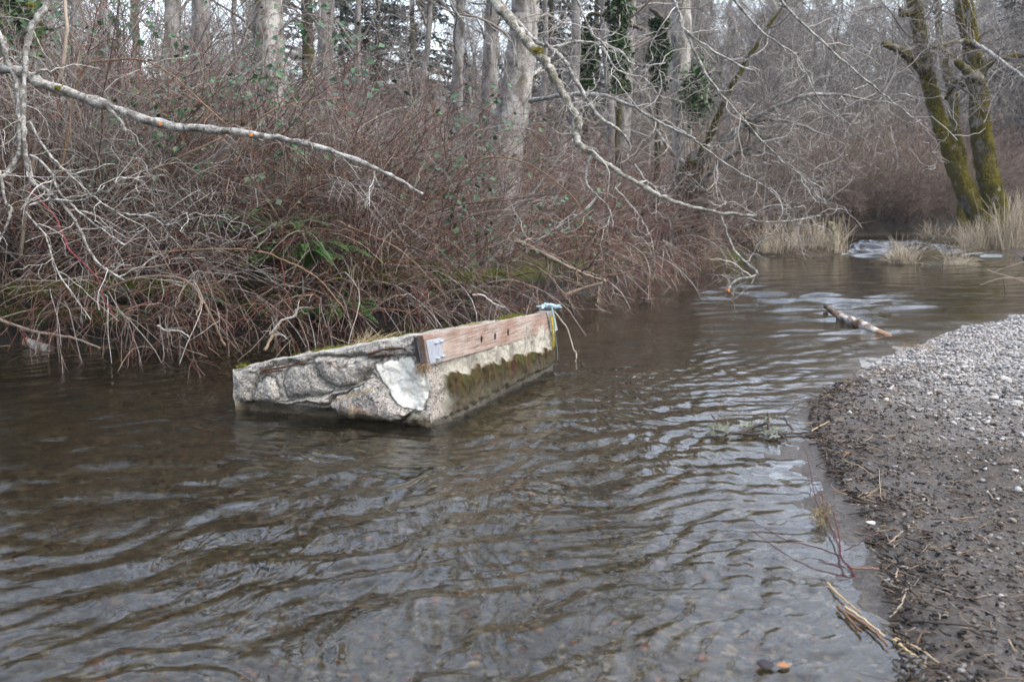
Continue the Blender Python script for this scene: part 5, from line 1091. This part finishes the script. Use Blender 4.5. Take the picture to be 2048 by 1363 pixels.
for i, (pts, r0, r1, c, lb) in enumerate(dl):
    q = []
    for x, y in pts:
        p = gp(x, y, .03); z0 = max(zg(p[0], p[1]), 0.) + .012; q.append(gp(x, y, z0))
    stick('reed_piece' if c[0] > .45 else 'twig', lb, q, r0 * .62, r1 * .62, tuple(np.array(c) * .85), 700 + i, 0, cat='twig', sides=6, wob=.0015)
# red dogwood switch lying in the shallows
g = np.random.default_rng(15); t = thing('red_switch', 'crimson dogwood switch with side shoots lying in the shallows, dead grass snagged on it', 'switch', tuple(gp(1705, 1160, 0)))
b0 = np.array(t.location); zw = lambda x, y, z=.015: gp(x, y, z)
for pts, r0, r1 in (([(1715, 1170, -.02), (1700, 1135, .02), (1683, 1115, .025), (1676, 1085, .03), (1660, 1050, .03), (1650, 1030, .04), (1632, 1000, .04), (1622, 950, .04), (1613, 900, .05)], .006, .002), ([(1700, 1154, .005), (1650, 1143, .02), (1590, 1120, .04), (1545, 1090, .06), (1500, 1058, .09)], .0034, .002), ([(1683, 1112, .02), (1620, 1090, .03), (1570, 1078, .05), (1503, 1040, .08)], .0038, .0015), ([(1680, 1105, .02), (1678, 1070, .03), (1668, 1030, .05), (1650, 1000, .05), (1605, 940, .08)], .004, .0015), ([(1690, 1100, .015), (1720, 1085, .03), (1745, 1062, .06)], .003, .0015), ([(1690, 1133, .02), (1660, 1128, .03), (1635, 1122, .04)], .004, .002), ([(1650, 1030, .03), (1645, 1000, .05), (1637, 960, .06)], .0035, .0015)):
    V, Fa, _, _ = limb([zw(*k) - b0 for k in pts], r0 * .75, r1 * .75, 6, 6, .0015, g); bb = MB(); bb.add(V, Fa, (.085, .022, .026)); bb.build('shoot', M_STRAW, t)
C = np.array([zw(1645 + g.normal() * 9, 1030 + g.normal() * 13, .02 + .012 * g.uniform()) for _ in range(40)])
tag(fuzz(C, 150, .06, ((.10, .075, .035), (.36, .31, .2)), g, 'grass_wad', M_STRAW, None, .0018, 1.2, None, 6), 'wad of dead grass snagged on the red switch', 'dead grass')
# lichened branch in the shallows
t = thing('lichened_branch', 'half sunk dark branch crusted with pale lichen, reaching out from the bank', 'branch', tuple(gp(1560, 862, 0))); b0 = np.array(t.location)
for pts, r0, r1 in (([(1650, 868, .01), (1600, 866, .01), (1540, 868, .015), (1480, 866, .02), (1430, 862, .05)], .008, .006), ([(1540, 868, .02), (1537, 845, .08), (1535, 825, .13)], .010, .006), ([(1430, 860, .04), (1432, 845, .06), (1421, 828, .12)], .004, .002), ([(1550, 860, .03), (1562, 870, .03), (1580, 888, .01)], .010, .004), ([(1480, 866, .02), (1510, 852, .05), (1535, 845, .08)], .011, .010), ([(1585, 858, .01), (1568, 830, .08), (1590, 810, .14)], .005, .003)):
    V, Fa, _, _ = limb([gp(*k) - b0 for k in pts], r0, r1, 7, 6, .003, g); bb = MB(); bb.add(V, Fa, (.06, .05, .045)); bb.build('limb', M_STRAW, t)
for cx_, cy_, sx_, sy_, n_ in ((1438, 858, 9, 3.5, 300), (1505, 852, 13, 2.5, 200), (1548, 864, 7, 3, 160), (1535, 842, 2.5, 3.5, 90)):
    C = np.array([gp(cx_ + g.normal() * sx_, cy_ + g.normal() * sy_, .035) for _ in range(60)]) - b0
    fuzz(C, n_ * 2, .024, ((.10, .11, .085), (.42, .45, .37)), g, 'lichen', M_STRAW, t, .0028, 1.2)
def leaf(label, x, y, s, c, seed, z=.012):
    g_ = np.random.default_rng(seed); p = gp(x, y, z); z0 = max(zg(p[0], p[1]), 0) + .01; p = gp(x, y, z0); a = g_.uniform(0, 6.28); n = 9; u_ = np.linspace(0, 1, n); wd = .42 * np.sin(np.pi * u_ ** .8) * (1 + .12 * np.cos(u_ * 25)); V = []
    for sg in (-1, 0, 1): V.append(np.stack([u_ - .5, sg * wd, .22 * abs(sg) * wd + .12 * (u_ - .4) ** 2], -1))
    V = np.concatenate(V) * s; Rz = np.array([[math.cos(a), -math.sin(a), 0], [math.sin(a), math.cos(a), 0], [0, 0, 1]]); V = V @ Rz.T; j = np.arange(n - 1); F_ = np.concatenate([np.stack([j, j + 1, j + 1 + n, j + n], -1), np.stack([j + n, j + n + 1, j + 1 + 2 * n, j + 2 * n], -1)])
    o = mesh('fallen_leaf', V, [F_], M_STRAW, np.tile(np.array(c), (3 * n, 1))); o.location = tuple(p); m_ = o.modifiers.new('thick', 'SOLIDIFY'); m_.thickness = .002; return tag(o, label, 'leaf')
leaf('curled orange brown leaf floating on the shallow water', 1566, 1330, .05, (.27, .14, .07), 1); leaf('dark wet leaf floating beside the orange brown one', 1530, 1328, .07, (.03, .026, .03), 2); leaf('orange husk lying on the silt by the waterline', 1695, 905, .035, (.26, .12, .05), 3); leaf('small orange husk with green tip at the waterline', 1655, 893, .035, (.18, .10, .04), 4); leaf('whitish leaf stranded at the waterline', 1742, 1045, .05, (.5, .48, .46), 5)
stick('snag', 'dark forked snag poking out of the water below the cord', [gp(1172, 738, -.02), gp(1160, 726, .02), gp(1152, 718, .06)], .006, .004, (.05, .04, .03), 720, 2, .08, 'tan', 'snag')
stick('snag', 'low dark snag in the stream beyond the timber end', [gp(1310, 600, -.03), gp(1290, 598, .03), gp(1280, 596, .07)], .02, .012, (.05, .04, .035), 721, 4, .2, 'tan', 'snag')

# ------------------------------------------------------------------ damp winter air
bm = bmesh.new(); bmesh.ops.create_cube(bm, size=1); me = bpy.data.meshes.new('haze'); bm.to_mesh(me); bm.free()
hz = bpy.data.objects.new('haze', me); COL.objects.link(hz); hz.scale = (420, 420, 42); hz.location = (0, 0, 18.5); hz['kind'] = 'stuff'
hm = bpy.data.materials.new('haze'); hm.use_nodes = True; ht = hm.node_tree; ht.nodes.remove(ht.nodes['Principled BSDF'])
pv = ht.nodes.new('ShaderNodeVolumePrincipled'); pv.inputs['Color'].default_value = (.88, .90, 1, 1); pv.inputs['Density'].default_value = .0005; ht.links.new(pv.outputs[0], ht.nodes['Material Output'].inputs['Volume']); me.materials.append(hm)
